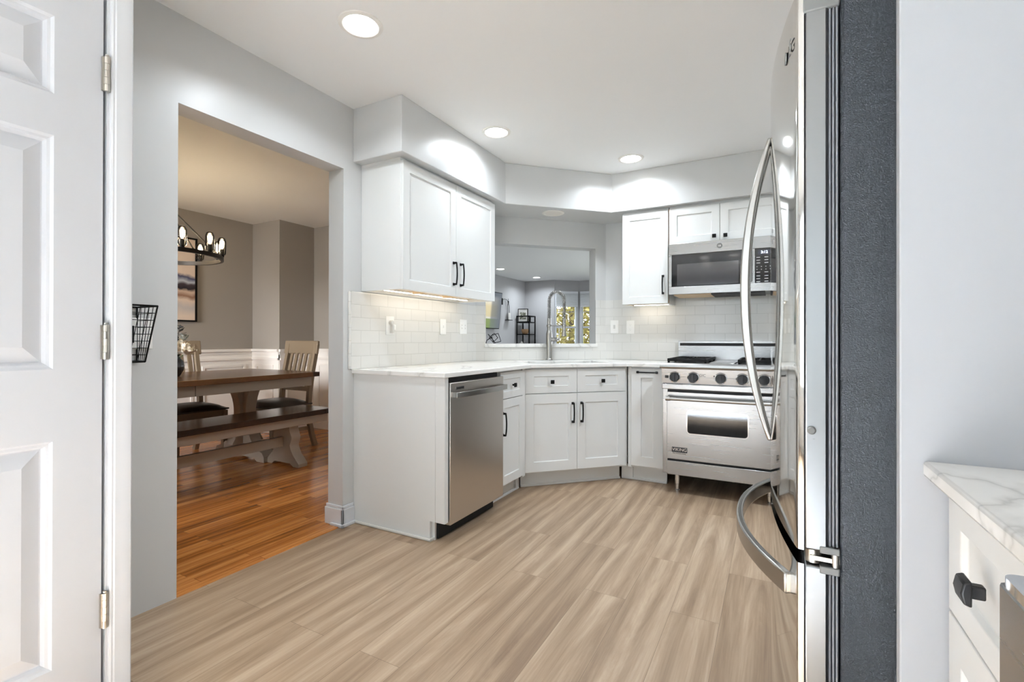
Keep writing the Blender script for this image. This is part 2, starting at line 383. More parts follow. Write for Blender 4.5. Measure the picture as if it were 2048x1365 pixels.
# baseboards of the opening jamb
b=MB()
bp=[(0,0),(.014,0),(.014,.085),(.010,.098),(.006,.106),(.004,.122),(0,.126)]
b.box(XL,XL+.014,OY1-.014,2.06,0,.10); b.box(XL,XL+.009,OY1-.009,2.06,.10,.118); b.box(XL-T-.014,XL+.014,OY1-.014,OY1,0,.10); b.box(XL-T-.009,XL+.009,OY1-.009,OY1,.10,.118)
b.box(XL+.014,XL+.028,OY1-.028,2.06,0,.018); b.box(XL-.075,XL+.028,OY1-.028,OY1-.014,0,.018)
struct('baseboard_left',b,M['white_trim'],'white baseboard wrapping the jamb of the dining opening beside the base cabinets','baseboard',bevel=.004)
struct('trim_2',MB().box(XL-T+.02,XL-.002,OY0,OY1-.03,0,.006),M['oak'],'oak threshold strip under the dining opening','threshold')

# ---- backsplash (each run in its own frame so the tile courses follow it)
def splash(name,loc,rz,boxes,label,end=False):
    mb=MB()
    for x0,x1,z0,z1 in boxes: mb.box(x0,x1,-.008,0,z0,z1)
    o=struct(name,mb,M['tile'],label,'backsplash'); o.location=loc; o.rotation_euler=(0,0,rz); return o
splash('trim_3',(XL,2.035,ZK),R(90),[(0,YD-2.035-.003,0,.46)],'white subway tile backsplash between the dishwasher worktop and the wall cabinet')
splash('trim_4',(XL,YD,ZK),R(45),[(.003,L-.003,0,PZ0-ZK),(.003,P0,PZ0-ZK,.46),(P1,L-.003,PZ0-ZK,.531)],'white subway tile backsplash below the pass-through')
splash('trim_5',(XW,YW,ZK),0,[(.003,XR-XW,-.0,.531),(.62,1.42,.531,.60)],'white subway tile backsplash behind the range')
struct('trim_6',MB().box(XL,XL+.011,2.016,2.034,ZK,1.36),M['tile'],'white tile edging strip where the backsplash meets the dining opening wall','tile edging',bevel=.004)
sl=MB().box(P0-.012,P1+.012,-.022,.15,PZ0,PZ0+.03).xf(DM)
struct('trim_7',sl,M['quartz'],'white quartz sill of the pass-through','sill',bevel=.004)

# ================================================================== WHITE PANEL DOOR (structure) with hinges
dr=thing('door_1','white six panel closet door with nickel hinges','door',(XD,DY1,0),R(90)); dr['kind']='structure'
# local: x runs toward +Y (hinge side at x=0, leaf toward -x), -y faces the kitchen
W=DY1-DY0
d=MB()
def panel_leaf(mb,x0,x1,z0,z1,pan,yf,t):
    xs=sorted({x0,x1,*[p[0] for p in pan],*[p[1] for p in pan]}); zs=sorted({z0,z1,*[p[2] for p in pan],*[p[3] for p in pan]})
    for i in range(len(xs)-1):
        for j in range(len(zs)-1):
            a,b_,c,e=xs[i],xs[i+1],zs[j],zs[j+1]
            inside=any(p[0]<=a+1e-6 and p[1]>=b_-1e-6 and p[2]<=c+1e-6 and p[3]>=e-1e-6 for p in pan)
            if not inside: mb.face([(a,yf,c),(b_,yf,c),(b_,yf,e),(a,yf,e)])
    for p in pan:
        def q(i,y): return [mb.bm.verts.new(v) for v in ((p[0]+i,y,p[2]+i),(p[1]-i,y,p[2]+i),(p[1]-i,y,p[3]-i),(p[0]+i,y,p[3]-i))]
        Ls=[q(0,yf),q(.006,yf+.006),q(.012,yf+.008),q(.018,yf+.018),q(.021,yf+.018),q(.058,yf+.003)]
        for a,b_ in zip(Ls,Ls[1:]): mb.bridge(a,b_)
        mb.bm.faces.new(Ls[-1])
    mb.face([(x0,yf,z0),(x0,yf+t,z0),(x0,yf+t,z1),(x0,yf,z1)]); mb.face([(x1,yf,z0),(x1,yf,z1),(x1,yf+t,z1),(x1,yf+t,z0)])
    mb.face([(x0,yf,z1),(x1,yf,z1),(x1,yf+t,z1),(x0,yf+t,z1)]); mb.face([(x0,yf,z0),(x0,yf+t,z0),(x1,yf+t,z0),(x1,yf,z0)]); mb.face([(x0,yf+t,z0),(x0,yf+t,z1),(x1,yf+t,z1),(x1,yf+t,z0)])
pan=[]
for (a,b_) in ((-.108-.235,-.108),(-W+.108,-W+.108+.235)):
    for z0,z1 in ((.22,.813),(1.0,1.607),(1.715,1.918)): pan.append((a,b_,z0,z1))
panel_leaf(d,-W,-.004,.012,2.045,pan,.002,.036)
d.build('door_leaf',M['door_white'],dr)
for z in (.325,1.07,1.816):
    h=MB()
    for i in range(5): h.cyl((.001,-.007,z-.048+.0194*i),(.001,-.007,z-.048+.0194*i+.0186),.0072,12)
    h.box(-.009,.010,-.0055,.0018,z-.047,z+.047); h.cyl((.001,-.007,z+.05),(.001,-.007,z+.054),.005,10)
    h.build('hinge',M['hinge'],dr,smooth=30,label='satin nickel hinge')
kb=MB().lathe([(.0,0),(.03,.0),(.03,.006),(.012,.01),(.012,.03),(.026,.042),(.027,.056),(.016,.066),(.0,.068)],(-W+.06,0,.93),20,'y').xf(Matrix.Identity(4))
kb.xf(Matrix.Scale(-1,4,(0,1,0))); kb.build('door_knob',M['hinge'],dr,smooth=40)
# jamb stop + casing with its profile
c=MB(); c.box(.004,.018,-.001,.06,0,2.06); c.build('door_jamb',M['white_trim'],dr)
prof=[(.010,0),(.010,.008),(.014,.011),(.018,.011),(.021,.014),(.036,.016),(.046,.019),(.056,.019),(.061,.012),(.061,0)]
c=MB(); c.prism([(x,-y-.0) for x,y in prof],0,2.13)
c.prism([(-W-x,-y) for x,y in prof],0,2.13); c.box(-W-.061,.061,-.018,0,2.06,2.13)
c.xf(RM[dr.name]); struct('trim_8',c,M['white_trim'],'white moulded casing beside the closet door hinges','casing',smooth=30)

# ================================================================== CABINETS
def pull(parent,p,L=.15,vert=True,y=0,out=.03):
    """arched black bar pull centred at p=(x,z) on the plane y, standing out toward -y"""
    mb=MB(); x,z=p; n=13; pts=[]
    for i in range(n):
        u=-1+2*i/(n-1); o=out*(.78+.22*(1-u*u)); s=u*(L/2)
        pts.append((x,y-o,z+s) if vert else (x+s,y-o,z))
    mb.sweep(pts,(1,0,0) if vert else (0,0,1),.010,.007)
    for sgn in (-1,1):
        cx,cz=(x,z+sgn*(L/2-.005)) if vert else (x+sgn*(L/2-.005),z)
        mb.box(cx-.006,cx+.006,y-out*.84,y-.004,cz-.006,cz+.006); mb.box(cx-.009,cx+.009,y-.005,y+.0005,cz-.009,cz+.009)
    return mb.build('handle',M['black'],parent,bevel=.0015)
def knob(parent,x,z,y=0,s=.028):
    mb=MB(); mb.box(x-.006,x+.006,y-.018,y+.0005,z-.006,z+.006)
    mb.hexa([(x-s/2,y-.017,z-s/2),(x+s/2,y-.017,z-s/2),(x+s/2,y-.027,z-s/2),(x-s/2,y-.027,z-s/2),(x-s/2,y-.017,z+s/2),(x+s/2,y-.017,z+s/2),(x+s/2,y-.027,z+s/2),(x-s/2,y-.027,z+s/2)])
    return mb.build('knob',M['black'],parent,bevel=.0025)
def front(parent,kind,x0,x1,z0,z1,y=-.02,rail=.057,railz=None):
    o=MB().shaker(x0,x1,z0,z1,y,rail,railz=railz).build(kind,M['cab'],parent,bevel=.0012); return o
G=.0015
# --- wall cabinet on the left wall
ZC0,ZC1=1.368,2.108
UY0,UY1,UF=2.119,3.150,-1.856
c=thing('wall_cabinet','white two door wall cabinet with arched black pulls above the dishwasher','cabinet',(UF-.02,UY0,ZC0),R(90))
D=UF-.022-XL; Wc=UY1-UY0; H=ZC1-ZC0
m=MB(); m.box(0,.018,0,D,0,H); m.box(Wc-.018,Wc,0,D,0,H); m.box(.018,Wc-.018,0,D,H-.018,H); m.box(.018,Wc-.018,D-.01,D,0,H); m.box(.018,Wc-.018,.0,D-.01,.022,.038); m.box(.018,Wc-.018,0,.018,0,.022)
m.build('carcass',M['cab'],c,bevel=.001)
m=MB(); m.box(.019,Wc-.019,.019,D-.011,.0205,.0219); m.box(.30,.318,.03,.165,.002,.022); m.box(.62,.638,.03,.165,.002,.022); m.build('underside_panel',M['maple'],c,label='bare maple underside')
xm=2.641-UY0
for i,(a,b_) in enumerate(((0.001,xm-G),(xm+G,Wc-.001))):
    o=front(c,'door',a,b_,0,H-.004); pull(o,(b_-.027 if i==0 else a+.050,.146),.15,True,-.02)
# crown gap strip
m=MB(); m.box(0,Wc,.004,D,H,ZS-ZC0); m.build('top_filler',M['cab'],c)
def strip_light(name,label,loc,rz,Ln,watts):
    t=thing(name,label,'light',loc,rz,'strip lights under the wall cabinets')
    MB().box(-Ln/2,Ln/2,-.012,.012,0,.012).build('housing',M['white'],t)
    MB().box(-Ln/2+.01,Ln/2-.01,-.009,.009,-.003,0).build('diffuser',emit('strip_glow',(1,.93,.80,1),6),t)
    l=bpy.data.lights.new('strip_lamp','AREA'); l.shape='RECTANGLE'; l.size=Ln-.03; l.size_y=.015; l.energy=watts; l.color=(1,.95,.88)
    lo=bpy.data.objects.new('strip_lamp',l); lo.parent=t; lo.location=(0,0,-.006); C.objects.link(lo)
strip_light('strip_light','long strip light under the two door wall cabinet',(XL+.12,(UY0+UY1)/2,ZC0+.009),R(90),.9,.7*STRIP)

# --- wall cabinets over and beside the range
YU=3.905
def wall_cab(label,x0,x1,z0,z1,doors,ups=True):
    c=thing('wall_cabinet',label,'cabinet',(x0,YU+.02,z0)); Wc=x1-x0; H=z1-z0; D=YW-YU-.02-.009
    m=MB(); m.box(0,.018,0,D,0,H); m.box(Wc-.018,Wc,0,D,0,H); m.box(.018,Wc-.018,0,D,H-.018,H); m.box(.018,Wc-.018,D-.01,D,0,H); m.box(.018,Wc-.018,0,D-.01,.018,.034); m.box(.018,Wc-.018,0,.018,0,.018); m.box(0,Wc,.01,D,H,ZS-z0)
    m.build('carcass',M['cab'],c,bevel=.001)
    MB().box(.019,Wc-.019,.019,D-.011,.0162,.0179).build('underside_panel',M['maple'],c,label='bare maple underside')
    MB().box(-.004,Wc+.004,.0005,.004,0.002,H).build('face_edge',M['cab_in'],c)
    for a,b_,hd in doors:
        o=front(c,'door',a,b_,0,H-.004)
        if hd[0]=='knob': knob(o,hd[1],hd[2],-.02)
        elif hd[0]=='pull': pull(o,(hd[1],hd[2]),.145,True,-.02)
    return c
wall_cab('narrow white wall cabinet with one door between the pass-through and the microwave',-1.090,-.727,ZC0,ZC1,[(.001,.362,('pull',.325,.146))])
wall_cab('short white wall cabinet with two knobs above the microwave',-.719,.046,1.822,ZC1,[(.001,.367-G,('knob',.329,.036)),(.367+G,.763,('knob',.406,.034))])
wall_cab('white two door wall cabinet hidden behind the refrigerator',.054,.80,ZC0,ZC1,[(.001,.372-G,('pull',.335,.146)),(.372+G,.745,('pull',.41,.146))])
strip_light('strip_light','short strip light under the narrow wall cabinet',(-.905,4.13,ZC0+.005),0,.30,.26*STRIP)

# --- base cabinets
ZB=.877
XF=-1.54                  # door front plane of the left run
e=thing('cabinet_end_panel','tall white end panel closing the worktop run beside the dining opening','cabinet panel',(XL,2.062,0))
m=MB(); m.prism([(.001,0),(.568,0),(.568,.105),(.602,.105),(.602,ZB),(.001,ZB)],0,.02,'y'); m.build('side_panel',M['cab'],e,bevel=.001)
m=MB(); m.box(.603,.664,0,.032,.105,ZB); m.build('front_stile',M['cab'],e,bevel=.001)
m=MB(); m.box(.55,.585,.021,.034,0,.105); m.build('toe_return',M['cab'],e)
m=MB(); m.box(.001,.583,-.014,-.0005,0,.017); m.box(.569,.583,-.014,.034,0,.017); m.build('shoe_moulding',M['grout_white'],e,bevel=.006)

# dishwasher
dw=thing('dishwasher','stainless steel dishwasher with a bar handle under the worktop','dishwasher',(-1.51,2.10,0),R(90))
DWW=.572
MB().box(.004,DWW-.004,.045,.60,.09,.868).build('body',M['blackgap'],dw)
m=MB(); m.box(0,DWW,0,.042,.088,.846); m.build('door',M['steel_w'],dw,bevel=.003)
hd=MB(); pts=[]
for i in range(13):
    u=-1+2*i/12; pts.append((DWW/2+u*(DWW/2-.012),-.03-.014*(1-u*u),.782))
hd.sweep(pts,(0,0,1),.030,.012)
for s in (0.014,DWW-.026): hd.box(s,s+.014,-.03,0.001,.768,.797)
hd.build('handle',M['satin'],dw,bevel=.002,label='curved satin bar handle')
m=MB(); m.box(.048,.128,-.001,.001,.806,.823); m.build('vent_badge',M['satin'],dw); MB().box(.056,.122,-.002,0,.810,.8185).build('badge_inset',M['blackgap'],dw)
MB().box(0.0,DWW,.075,.09,.004,.088).build('kick_plate',M['blackgap'],dw,label='black recessed kick plate')

def base_cab(name,label,loc,rz,Wc,D=.58,toe=(.075,.115),hollow=False):
    c=thing(name,label,'cabinet',loc,rz)
    m=MB()
    if hollow:
        k=.36
        m.prism([(0,.018),(Wc,.018),(Wc+k,k+.018),(-k,k+.018)],toe[1],toe[1]+.018)
        m.box(-.012,Wc+.018,0,.018,toe[1],ZB-.002)
        m.prism([(-.012,.018),(.013,.018),(.013-k,k+.018),(-.012-k,k+.018)],toe[1]+.018,ZB-.002); m.prism([(Wc-.013,.018),(Wc+.012,.018),(Wc+k+.012,k+.018),(Wc+k-.013,k+.018)],toe[1]+.018,ZB-.002)
    else: m.box(0,Wc,.0,D,toe[1],ZB-.002)
    m.build('carcass',M['cab'],c)
    m=MB(); m.box(0,Wc,toe[0],toe[0]+.015,0,toe[1]); m.box(0,Wc,toe[0]-.012,toe[0],0,.017); m.build('toe_kick',M['cab'],c,bevel=.003)
    return c
ZT,ZM0,ZM1,ZDB=.864,.687,.692,.128
c=base_cab('base_cabinet','slim white base cabinet with one drawer and door between the dishwasher and the sink base',(XF-.02,2.680,0),R(90),.370,.6)
o=front(c,'drawer',.006,.330,ZM1,ZT,-.02,.045,.045); knob(o,.172,.775,-.02)
o=front(c,'door',.006,.330,ZDB,ZM0); pull(o,(.035,.53),.15,True,-.02)
# diagonal sink base: its front line passes S1
S1=Vector((-1.557,3.063,0)); c45=math.cos(R(45))
m=MB(); m.box(.331,.374,-.012,.012,.115,ZB-.002); m.box(.37,.43,.066,.09,0,.1145); m.build('corner_filler',M['cab'],c)
c=base_cab('sink_base_cabinet','white two door sink base cabinet set across the corner',(S1.x-.02*c45,S1.y+.02*c45,0),R(45),.812,.60,(.082,.115),True)
fw=.812
for i,(a,b_) in enumerate(((.004,fw/2-G),(fw/2+G,fw-.004))):
    o=front(c,'drawer_front',a,b_,ZM1,ZT,-.02,.066,.05); knob(o,(a+b_)/2,.774,-.02)
    o=front(c,'door',a,b_,ZDB,ZM0,-.02,.066,.07); pull(o,(b_-.034 if i==0 else a+.033,.545),.145,True,-.02)
YN=3.640
c=base_cab('base_cabinet','narrow white pull-out base cabinet between the sink base and the range',(-.955,YN+.02,0),0,.255,.57)
o=front(c,'door',.010,.243,ZDB+.003,ZT,-.02,.072,.07); pull(o,(.128,.836),.15,False,-.02,.028)
m=MB(); m.prism([(-.017,-.010),(.009,-.010),(.009,.012),(-.017,.012)],.115,ZB-.002); m.prism([(-.088,.066),(0,.066),(0,.09),(-.088,.09)],0,.113); m.build('corner_filler',M['cab'],c)
c=base_cab('base_cabinet','white two drawer base cabinet between the range and the refrigerator',(.078,YN+.02,0),0,.745,.57)
for a,b_ in ((.004,.37),(.374,.74)):
    o=front(c,'drawer',a,b_,ZM1,ZT,-.02,.05,.045); knob(o,(a+b_)/2,.775,-.02)
    o=front(c,'door',a,b_,ZDB,ZM0); pull(o,(b_-.035,.545),.145,True,-.02)

# --- worktops
def slab(loop,hole,z0,z1):
    mb=MB(); bm=mb.bm; es=[]
    for lp in [loop]+([hole] if hole else []):
        vs=[bm.verts.new((x,y,z1)) for x,y in lp]
        es+=[bm.edges.new((vs[i],vs[(i+1)%len(vs)])) for i in range(len(vs))]
    r=bmesh.ops.triangle_fill(bm,edges=es,use_beauty=True)
    fs=[f for f in r['geom'] if isinstance(f,bmesh.types.BMFace)]
    ex=bmesh.ops.extrude_face_region(bm,geom=fs)
    bmesh.ops.translate(bm,vec=(0,0,z0-z1),verts=[v for v in ex['geom'] if isinstance(v,bmesh.types.BMVert)])
    return mb
CX=-1.507; CY=YN-.032
dk=-1.557-3.063+.030*math.sqrt(2)         # counter front on the diagonal: x - y = dk
def dpt(s,dn):                            # s along the diagonal from S1, dn inward from the door fronts
    return (S1.x+s*c45-dn*c45, S1.y+s*c45+dn*c45)
sink=[dpt(.085,.085),dpt(.735,.085),dpt(.735,.45),dpt(.085,.45)]
TG=.010
loop=[(XL+.0005,2.045),(CX,2.045),(CX,CX-dk),(dk+CY,CY),(-.700,CY),(-.700,YW-TG),(XW+.004,YW-TG),(XL+TG,YD-.004),(XL+TG,2.06),(XL+.0005,2.06)]
tag(slab(loop,sink,ZB,ZK).build('countertop',M['quartz'],bevel=.003),'white veined quartz worktop wrapping from the dishwasher to the range','countertop')
tag(MB().box(.076,XR-.002,CY,YW-TG,ZB,ZK).build('countertop',M['quartz'],bevel=.003),'short white quartz worktop between the range and the refrigerator','countertop')
sk=thing('sink','undermount corner sink bowl let into the white worktop','sink',(*dpt(.41,.27),ZB-.2),R(45))
m=MB()
w2,d2,hb,tt=.325+.012,.1825+.012,.2,.006
m.box(-w2,w2,-d2,d2,0,tt); m.box(-w2,-w2+tt,-d2,d2,tt,hb-.001); m.box(w2-tt,w2,-d2,d2,tt,hb-.001); m.box(-w2+tt,w2-tt,-d2,-d2+tt,tt,hb-.001); m.box(-w2+tt,w2-tt,d2-tt,d2,tt,hb-.001)
m.build('bowl',M['sinkgrey'],sk); MB().lathe([(0,0),(.04,0),(.045,.003),(.03,.004),(0,.002)],(0,.05,tt),20).build('drain',M['chrome'],sk,smooth=30)

# --- faucet
FX,FY=-1.690,3.785
fa=thing('faucet','brushed nickel pull-down faucet with a coiled spring neck','faucet',(FX,FY,ZK))
m=MB(); m.lathe([(.0,0),(.031,0),(.031,.008),(.027,.014),(.0255,.02),(.0255,.225),(.021,.245),(.0155,.262),(.0155,.36),(.0,.36)],(0,0,0),24); m.build('body',M['satin'],fa,smooth=30)
ax=Vector((.92,.12,0)).normalized()
path=[]
rad=.066
for i in range(8): path.append(Vector((0,0,.34+.165*i/7)))
for i in range(1,17):
    a=math.pi*i/16; path.append(ax*(rad-rad*math.cos(a))+Vector((0,0,.505+.078*math.sin(a))))
for i in range(1,8): path.append(ax*(2*rad)+Vector((0,0,.505-.150*i/7)))
MB().tube(path,.0075,10).build('hose',M['plastic_grey'],fa,smooth=50)
# the coil round the hose
dist=[0]
for a,b_ in zip(path,path[1:]): dist.append(dist[-1]+(b_-a).length)
Lh=dist[-1]; turns=44; pts=[]; side=ax.cross(Vector((0,0,1)))
j=0
for i in range(turns*9+1):
    s_=Lh*i/(turns*9)
    while j<len(dist)-2 and dist[j+1]<s_: j+=1
    u=(s_-dist[j])/(dist[j+1]-dist[j]); p=path[j].lerp(path[j+1],u); tg=(path[j+1]-path[j]).normalized(); n_=side.cross(tg).normalized()
    a=2*math.pi*turns*s_/Lh; pts.append(p+side*(.0150*math.cos(a))+n_*(.0150*math.sin(a)))
MB().tube(pts,.0026,5).build('spring',M['satin'],fa,smooth=60)
e_=ax*(2*rad)
m=MB(); m.lathe([(0,.205),(.021,.205),(.022,.212),(.016,.24),(.0145,.26),(.0145,.345),(.012,.362),(0,.362)],(e_.x,e_.y,0),20); m.build('spray_head',M['satin'],fa,smooth=30)
m=MB(); m.cyl((0,0,.296),(e_.x,e_.y,.296),.0055,10); m.lathe([(.0155,.284),(.0205,.287),(.0205,.305),(.0155,.308)],(0,0,0),18); m.lathe([(.0145,.284),(.018,.287),(.018,.305),(.0145,.308)],(e_.x,e_.y,0),18); m.build('docking_arm',M['satin'],fa,smooth=30)
m=MB(); m.cyl(ax*.02+Vector((0,0,.178)),ax*.078+Vector((0,0,.178)),.0165,18); m.cyl(ax*.078+Vector((0,0,.178)),ax*.098+Vector((0,0,.178)),.010,14); m.cyl(ax*.090+Vector((0,0,.178)),ax*.088+Vector((0,0,.275)),.0042,10); m.build('lever',M['satin'],fa,smooth=30)

# ================================================================== RANGE
RX0,RX1,RF=-.693,.069,3.500
rg=thing('range','stainless steel gas range with black knobs on four short legs','range',(RX0,RF,0))
RW=RX1-RX0; RD=YW-.012-RF
m=MB(); m.box(0,RW,.035,RD,.137,.905); m.build('body',M['steel'],rg,bevel=.002)
m=MB(); m.box(0,RW,.002,.034,.733,.772); m.build('ledge',M['steel'],rg,bevel=.004)
m=MB(); m.hexa([(0,.0,.778),(RW,.0,.778),(RW,.034,.778),(0,.034,.778),(0,-.012,.878),(RW,-.012,.878),(RW,.034,.878),(0,.034,.878)]); cp=m.build('control_panel',M['steel'],rg,bevel=.001)
m=MB(); m.prism([(-.04,.880),(-.046,.892),(-.044,.908),(-.034,.918),(.05,.918),(.05,.880)],-.006,RW+.006,'x'); m.build('front_lip',M['steel'],rg,smooth=30)
MB().box(.004,RW-.004,.05,RD-.06,.900,.914).build('cooktop',M['steel'],rg,bevel=.002)
# lines and marks on the control panel
m=MB(); m.box(.01,RW-.01,-.0068,-.003,.8215,.823); m.build('panel_line',M['plastic_grey'],cp)
m=MB(); m.box(.024,.046,-.0095,-.003,.812,.831); m.build('igniter_switch',M['blackgap'],cp); m=MB(); m.cyl((.343,-.008,.834),(.343,-.004,.834),.005,10); m.build('indicator_lamp',M['blackgap'],cp)
lettering('logo_lettering','VGIC',.026,M['plastic_grey'],cp,Matrix.Translation((.262,-.0085,.836))@FRONT)
for i,x in enumerate((-.604,-.482,-.309,-.179,-.052)):
    k_=MB().lathe([(0,.0),(.0385,.0),(.0385,-.007),(.034,-.010),(0,-.010)],(x-RX0,-.0035,.821),28,'y').build('knob_bezel',M['chrome'],rg,smooth=30)
    k_=MB(); k_.lathe([(0,-.008),(.0325,-.008),(.0325,-.020),(.029,-.036),(0,-.038)],(x-RX0,-.0035,.821),26,'y'); k_.box(x-RX0-.006,x-RX0+.006,-.047,-.03,.795,.847); k_.build('knob',M['black'],rg,smooth=30)
# oven door
od=MB()
wx0,wx1,wz0,wz1=.172,.546,.436,.586
od.box(.034,RW-.034,.0,.034,.247,.716); odo=od.build('oven_door',M['steel'],rg,bevel=.003)
def rrect(x0,x1,z0,z1,r,n=6):
    p=[]
    for cx,cz,a0 in ((x1-r,z1-r,0),(x0+r,z1-r,90),(x0+r,z0+r,180),(x1-r,z0+r,270)):
        for i in range(n+1): a=R(a0+90*i/n); p.append((cx+r*math.cos(a),cz+r*math.sin(a)))
    return p
MB().prism(rrect(wx0-.007,wx1+.007,wz0-.007,wz1+.007,.026),-.004,.001,'y').build('window_bezel',M['chrome'],odo,smooth=30)
MB().prism(rrect(wx0,wx1,wz0,wz1,.020),-.0055,-.003,'y').build('oven_window',M['ovenglass'],odo,smooth=30)
m=MB(); m.cyl((.036,-.052,.674),(RW-.036,-.052,.674),.0125,18)
for x in (.036,RW-.066): m.cyl((x,-.052,.674),(x+.03,-.052,.674),.0165,18); m.cyl((x+.015,.001,.684),(x+.015,-.052,.674),.010,14)
m.build('oven_handle',M['satin'],odo,smooth=30)
m=MB(); m.box(.069,.171,-.003,.0005,.2975,.332); bd=m.build('badge',M['blackgap'],odo,bevel=.001)
lettering('badge_lettering','VIKING',.030,M['chrome'],odo,Matrix.Translation((.120,-.0035,.3155))@FRONT)
MB().box(.069,.171,-.002,.0005,.282,.2965).build('badge_strip',M['satin'],odo)
lettering('badge_lettering','PROFESSIONAL',.0135,M['blackgap'],odo,Matrix.Translation((.120,-.0025,.2893))@FRONT)
for a,b_ in ((.233,.247),(.716,.733)): MB().box(.034,RW-.034,.03,.036,a,b_).build('door_gap',M['blackgap'],rg)
m=MB(); m.box(.034,RW-.034,.004,.034,.137,.233); m.build('kick_drawer',M['steel'],rg,bevel=.002)
for x in (.09,RW-.09):
    for y in (.10,RD-.06):
        MB().lathe([(0,0),(.018,0),(.018,.010),(.013,.014),(.013,.05),(.0165,.054),(.0165,.138),(0,.138)],(x,y,0),18).build('leg',M['chrome'],rg,smooth=30)
m=MB(); m.box(0,RW,RD-.055,RD,.9,1.071); bgd=m.build('backguard',M['steel'],rg,bevel=.002)
MB().box(.014,RW-.014,RD-.0565,RD-.05,1.031,1.054).build('vent_slot',M['blackgap'],bgd)
def grate(x0,x1):
    m=MB(); y0,y1=.085,RD-.085; z=.936
    def bar(a,b_,t=.011,h=.014): m.sweep([a,b_],(0,0,1),h,t)
    for x in (x0+.006,x1-.006,): bar((x,y0,z),(x,y1,z),.013,.020)
    ym=(y0+y1)/2
    for y in (y0+.006,ym,y1-.006): bar((x0,y,z-.001),(x1,y,z-.001),.013,.018)
    for yc in ((y0+ym)/2,(ym+y1)/2):
        xc=(x0+x1)/2
        for a in range(8):
            an=math.pi/4*a; ca,sa=math.cos(an),math.sin(an); ex=(x1-x0)/2-.006; ey=(ym-y0)/2-.006
            sc=min(ex/abs(ca) if abs(ca)>.01 else 9,ey/abs(sa) if abs(sa)>.01 else 9)
            bar((xc+.035*ca,yc+.035*sa,z+.003),(xc+sc*ca,yc+sc*sa,z+.001),.009,.014)
    for x in (x0+.008,x1-.008):
        for y in (y0+.008,ym,y1-.008): m.cyl((x,y,.914),(x,y,z),.008,8)
    m.build('grate',M['black'],rg)
    for yc in ((y0+ym)/2,(ym+y1)/2): MB().lathe([(0,0),(.05,0),(.05,.005),(.03,.008),(.03,.014),(0,.014)],((x0+x1)/2,yc,.914),20).build('burner',M['blackgap'],rg,smooth=30)
grate(.022,.285); grate(.482,RW-.022)
MB().box(.305,.462,.075,RD-.085,.914,.921).build('griddle_plate',M['satin'],rg,bevel=.002)

# ================================================================== MICROWAVE
MX0,MX1,MF,MZ0,MZ1=-.712,.044,3.852,1.428,1.818
mw=thing('microwave','stainless over-the-range microwave with a dark door window','microwave',(MX0,MF,MZ0)); mwW=MX1-MX0; mwH=MZ1-MZ0
MB().box(.002,mwW-.002,.03,YW-.012-MF,0.004,mwH).build('body',M['plastic_grey'],mw)
m=MB(); m.box(0,mwW,0,.03,.062,mwH-.085); md=None
m=MB(); m.box(0,mwW,0,.03,mwH-.086,mwH-.001); m.build('top_trim',M['steel'],mw,bevel=.002)
m=MB(); m.box(0,mwW,.0,.03,0,.058); m.build('bottom_trim',M['steel'],mw,bevel=.002)
for a,b_ in ((0,.022),(.545,.595)): MB().box(a,b_,0,.03,.0581,mwH-.0861).build('door_stile',M['steel'],mw,bevel=.001)
m=MB(); m.box(.022,.545,.002,.03,.0581,mwH-.0861); dg=m.build('door_glass',M['ovenglass'],mw)
m=MB(); m.box(.064,.49,.0008,.003,.066,mwH-.16); m.build('window_screen',simple('dark_mesh_window',col(44,44,46),.06,spec=.45),dg)
m=MB(); m.cyl((.57,-.035,.07),(.57,-.035,mwH-.09),.009,12); m.box(.565,.575,-.035,.001,.085,.1); m.box(.565,.575,-.035,.001,mwH-.115,mwH-.1); m.build('handle',M['satin'],mw,smooth=30)
m=MB(); m.box(.596,mwW-.004,.001,.03,.0581,mwH-.0861); pn=m.build('control_panel',M['ovenglass'],mw)
MB().box(.618,.69,-.0004,.002,mwH-.132,mwH-.098).build('display',simple('display_blue_black',col(10,16,38),.1),pn)
lettering('clock_digits','3:12',.026,emit('clock_glow',(.75,.85,1,1),2.5),pn,Matrix.Translation((.655,-.0008,mwH-.115))@FRONT)
wk=simple('key_print',col(205,205,205),.5)
for r_ in range(9):
    z=mwH-.150-r_*.020-(.006 if r_>2 else 0)-(.006 if r_>5 else 0)
    for cx in ((.617,.668,.72) if r_ not in (3,4) else (.609,.637,.665,.693,.721)):
        ww=.012 if r_ not in (3,4) else .003
        MB().box(cx-ww,cx+ww,-.0002,.002,z-.002,z+.002).build('key_print',wk,pn)
m=MB(); m.lathe([(0,0),(.019,0),(.019,-.0015),(.0165,-.002),(0,-.002)],(mwW/2-.015,0,mwH-.043),28,'y'); m.build('logo_badge',M['plastic_grey'],mw,smooth=30)
lettering('logo_lettering','GE',.017,M['chrome'],mw,Matrix.Translation((mwW/2-.015,-.0026,mwH-.0435))@FRONT,.0003)
m=MB(); m.box(.03,.30,.05,.33,-.004,.004); m.build('lamp_grille',M['maple'],mw); m=MB(); m.box(.30,.66,.04,.35,-.006,.004); m.build('vent_grille',M['blackgap'],mw)

